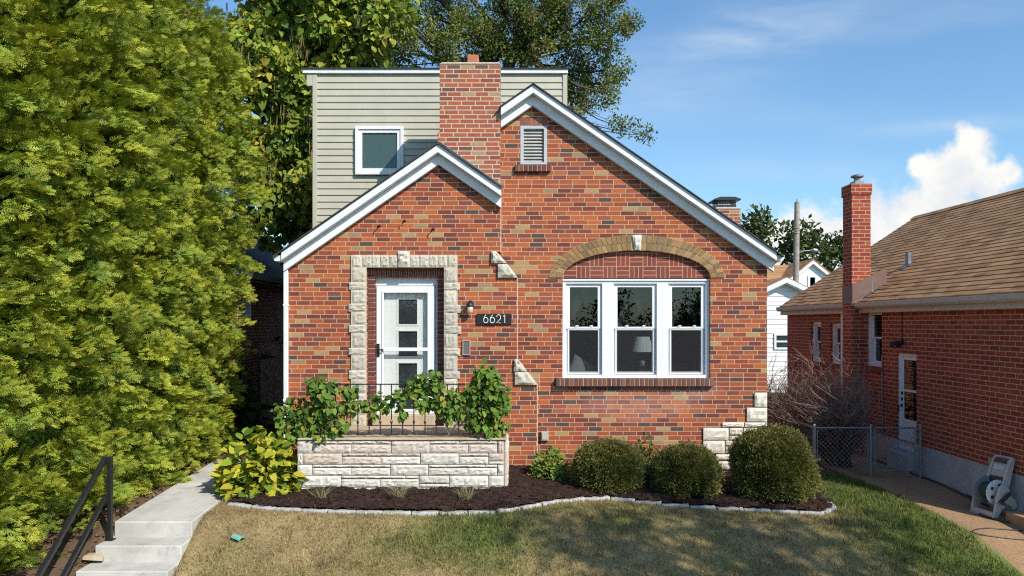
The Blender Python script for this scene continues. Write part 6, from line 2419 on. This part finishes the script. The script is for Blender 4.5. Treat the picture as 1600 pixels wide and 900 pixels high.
# oak behind the chimney
yo = 10.6
oblobs = []
for (px, py, r, dn) in [(640, 45, .95, .8), (700, 25, 1.0, .9), (760, 50, 1.0, .9), (820, 20, 1.1, 1), (880, 35, 1.0, 1), (935, 60, .72, 1), (930, 118, .70, 1), (885, 120, .8, 1), (690, 85, .75, .7), (750, 95, .7, .7),
                        (830, 85, .95, 1), (630, 90, .6, .7), (958, 100, .45, 1), (968, 58, .35, .8), (905, 165, .45, .8), (880, 185, .35, .8), (925, 195, .35, .5), (960, 190, .32, .35), (990, 198, .26, .3), (940, 150, .4, .7),
                        (976, 42, .22, .7), (985, 48, .14, .8), (700, -60, 1.3, .8), (790, -70, 1.4, .8), (870, -40, 1.1, .8), (640, -40, 1.1, .7), (940, 15, .5, .8), (600, 70, .7, .6), (1010, 208, .16, .3)]:
    q = W(px, py, yo, crng.uniform(-.9, .9))
    oblobs.append((q[0], q[1], q[2], r, dn))
tree('oak_tree', 'broad olive-green oak tree rising behind the chimney with a bare-tipped low branch', wx(790, yo), yo,
     [(wx(800, yo), yo + .5, -.2), (wx(798, yo), yo + .5, 4.5), (wx(790, yo), yo + .4, 7.2), (wx(785, yo), yo + .3, 8.8), (wx(800, yo), yo + .2, 10.0)], [.38, .32, .27, .22, .15], oblobs, 42, 110, (.055, .11),
     [(.150, .190, .050), (.185, .220, .055), (.110, .148, .042), (.23, .24, .068), (.19, .165, .07)], 82, (.20, .36), p=[.3, .27, .22, .14, .07])

# distant trees on the right
def far_tree(label, px, y, specs, seed, palette):
    bl = []
    rng = np.random.default_rng(seed)
    for (bx2, by2, r) in specs:
        q = W(bx2, by2, y, rng.uniform(-1, 1))
        bl.append((q[0], q[1], q[2], r * (D0 + y) / F, 1.0))
    zt = wz(405, y)
    tree('distant_tree', label, wx(px, y), y, [(wx(px, y), y + .5, -.3), (wx(px, y), y + .5, zt * .6), (wx(px + 2, y), y + .5, zt)], [.4, .3, .2], bl, 2.6, 60, (.28, .55), palette, seed, (.6, 1.1),
         group='trees beyond the houses on the right', twigs=False)
FP = [(.070, .105, .030), (.055, .085, .026), (.095, .125, .036), (.04, .065, .022)]
far_tree('distant green tree behind the utility pole', 1243, 46, [(1222, 372, 22), (1245, 365, 22), (1262, 372, 24), (1232, 395, 26), (1258, 400, 30), (1212, 400, 18), (1280, 378, 16)], 83, FP)
far_tree('distant darker tree between the utility pole and the bungalow chimney', 1295, 52, [(1288, 385, 22), (1300, 395, 24), (1305, 378, 18), (1320, 392, 20), (1290, 410, 24), (1278, 415, 20)], 84, [(.045, .072, .024), (.055, .085, .026), (.038, .06, .02)])
far_tree('distant pale tree showing behind the rear chimney of the brick house', 1182, 40, [(1178, 352, 14), (1188, 362, 12), (1172, 362, 14), (1180, 380, 20)], 85, [(.085, .11, .04), (.07, .095, .035)])

# shade tree over the street side of the lawn: its crown throws the dappled shade
st_c = Vector((2.5, -2.95, 0)) + Vector((.86, -1.0, 1.06)) * 8.2
sb = []
srng = np.random.default_rng(17)
for k in range(26):
    d = unit(srng.standard_normal(3))
    rr = srng.random() ** .4
    sb.append((st_c.x + d[0] * rr * 2.5, st_c.y + d[1] * rr * 1.3, st_c.z + d[2] * rr * 1.2, srng.uniform(.5, .85), srng.uniform(.55, 1.0)))
tree('street_tree', 'leafy street tree whose crown shades the lawn and the round shrubs', st_c.x + .6, st_c.y - .8,
     [(st_c.x + .6, st_c.y - .8, -1.2), (st_c.x + .5, st_c.y - .6, 3), (st_c.x + .2, st_c.y - .3, 6.4)], [.28, .22, .15], sb, 14, 26, (.10, .20), FP, 86, (.28, .5))

# ---- bare bush behind the fence
def bare_bush(label, x0, y0, z0, lean, H, seed, nst, xr_=(-1, 1)):
    rng = random.Random(seed)
    mb = MB()
    def grow(p, d, L, r, lev):
        n = 4
        pts, rs = [p], [r]
        q = p
        for i in range(n):
            d = (d + Vector((rng.gauss(0, .16), rng.gauss(0, .16), rng.gauss(.03, .1)))).normalized()
            q = q + d * L / n
            pts.append(q)
            rs.append(r * (1 - .55 * (i + 1) / n))
        g = rng.uniform(.75, 1.25)
        c = (.11 * g, .072 * g, .055 * g) if lev < 2 else (.215 * g, .148 * g, .125 * g)
        mb.tube(pts, rs, 5 if lev < 2 else 3, c, cap=False)
        if lev < 3:
            for k in range(rng.randint(3, 5) if lev < 2 else rng.randint(3, 4)):
                i = rng.randint(1, n)
                nd = (d + Vector((rng.gauss(0, .5), rng.gauss(0, .5), rng.gauss(.12, .25)))).normalized()
                grow(pts[i], nd, L * rng.uniform(.45, .72), max(rs[i] * .64, .0036), lev + 1)
    for k in range(nst):
        d = Vector((rng.uniform(*xr_) * .75 + lean, rng.uniform(-.6, .6), 1.0)).normalized()
        grow(Vector((x0 + rng.gauss(0, .08), y0 + rng.gauss(0, .08), z0)), d, H * rng.uniform(.5, .72), .026, 0)
    o = mb.build('bare_bush', M['twig'])
    tag(o, label, 'bush', 'leafless bushes behind the chain link fence')
bare_bush('leafless grey-brown bush with fine upright twigs behind the chain link fence', 5.45, 1.15, -.2, -.28, 1.42, 3, 58, (-1, .9))
bare_bush('leafless pale-twigged bush close to the house corner behind the fence', 4.75, 2.6, -.2, -.1, 1.35, 4, 36)
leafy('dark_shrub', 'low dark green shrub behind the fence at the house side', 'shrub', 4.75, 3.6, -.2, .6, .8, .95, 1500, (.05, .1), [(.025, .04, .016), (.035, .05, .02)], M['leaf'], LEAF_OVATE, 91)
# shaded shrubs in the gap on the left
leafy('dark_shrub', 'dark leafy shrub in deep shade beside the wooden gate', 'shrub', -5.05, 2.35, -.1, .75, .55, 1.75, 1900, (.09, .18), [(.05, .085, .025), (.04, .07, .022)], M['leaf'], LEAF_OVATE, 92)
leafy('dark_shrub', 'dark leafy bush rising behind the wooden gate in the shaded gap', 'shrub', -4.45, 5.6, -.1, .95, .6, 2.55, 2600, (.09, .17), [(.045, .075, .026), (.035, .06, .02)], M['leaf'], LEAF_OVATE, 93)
# litter under the hedge
n = 2600
lx_ = RNG.uniform(-6.2, -4.55, n)
ly_ = RNG.uniform(-4.4, .6, n)
lp = np.stack([lx_, ly_, gz(lx_, ly_) + .012], 1)
v, f, c = scatter(LEAF_SMALL[0], LEAF_SMALL[1], lp, RNG.standard_normal((n, 3)) * [1, 1, .3], RNG.standard_normal((n, 3)) * .4 + [0, 0, 1], RNG.uniform(.03, .08, n), pal([(.26, .15, .08), (.18, .10, .055), (.34, .22, .13)], n))
tag(fast_mesh('leaf_litter', v, f, M['leaf'], c), 'brown dead leaves on the soil under the hedge', 'leaf litter', kind='stuff')
# trees on the far side of the street: they stand behind the camera and show in the panes
for (x_, y_, lab) in ((2.5, -27, 'wide leafy tree across the street mirrored in the middle window panes'), (-7.5, -29, 'leafy tree across the street to the left of the wide one'), (11.5, -30, 'leafy tree across the street to the right of the wide one')):
    rg = np.random.default_rng(int(abs(x_) * 10))
    bl = [(x_ + rg.uniform(-3, 3), y_ + rg.uniform(-2, 2), rg.uniform(.2, 2.9), rg.uniform(.9, 1.5), 1) for _ in range(20)]
    tree('street_tree', lab, x_, y_, [(x_, y_, -1.2), (x_, y_, .5), (x_, y_, 1.5)], [.35, .3, .2], bl, 7, 90, (.12, .26), FP, int(abs(x_) * 7), (.5, .9), twigs=False)
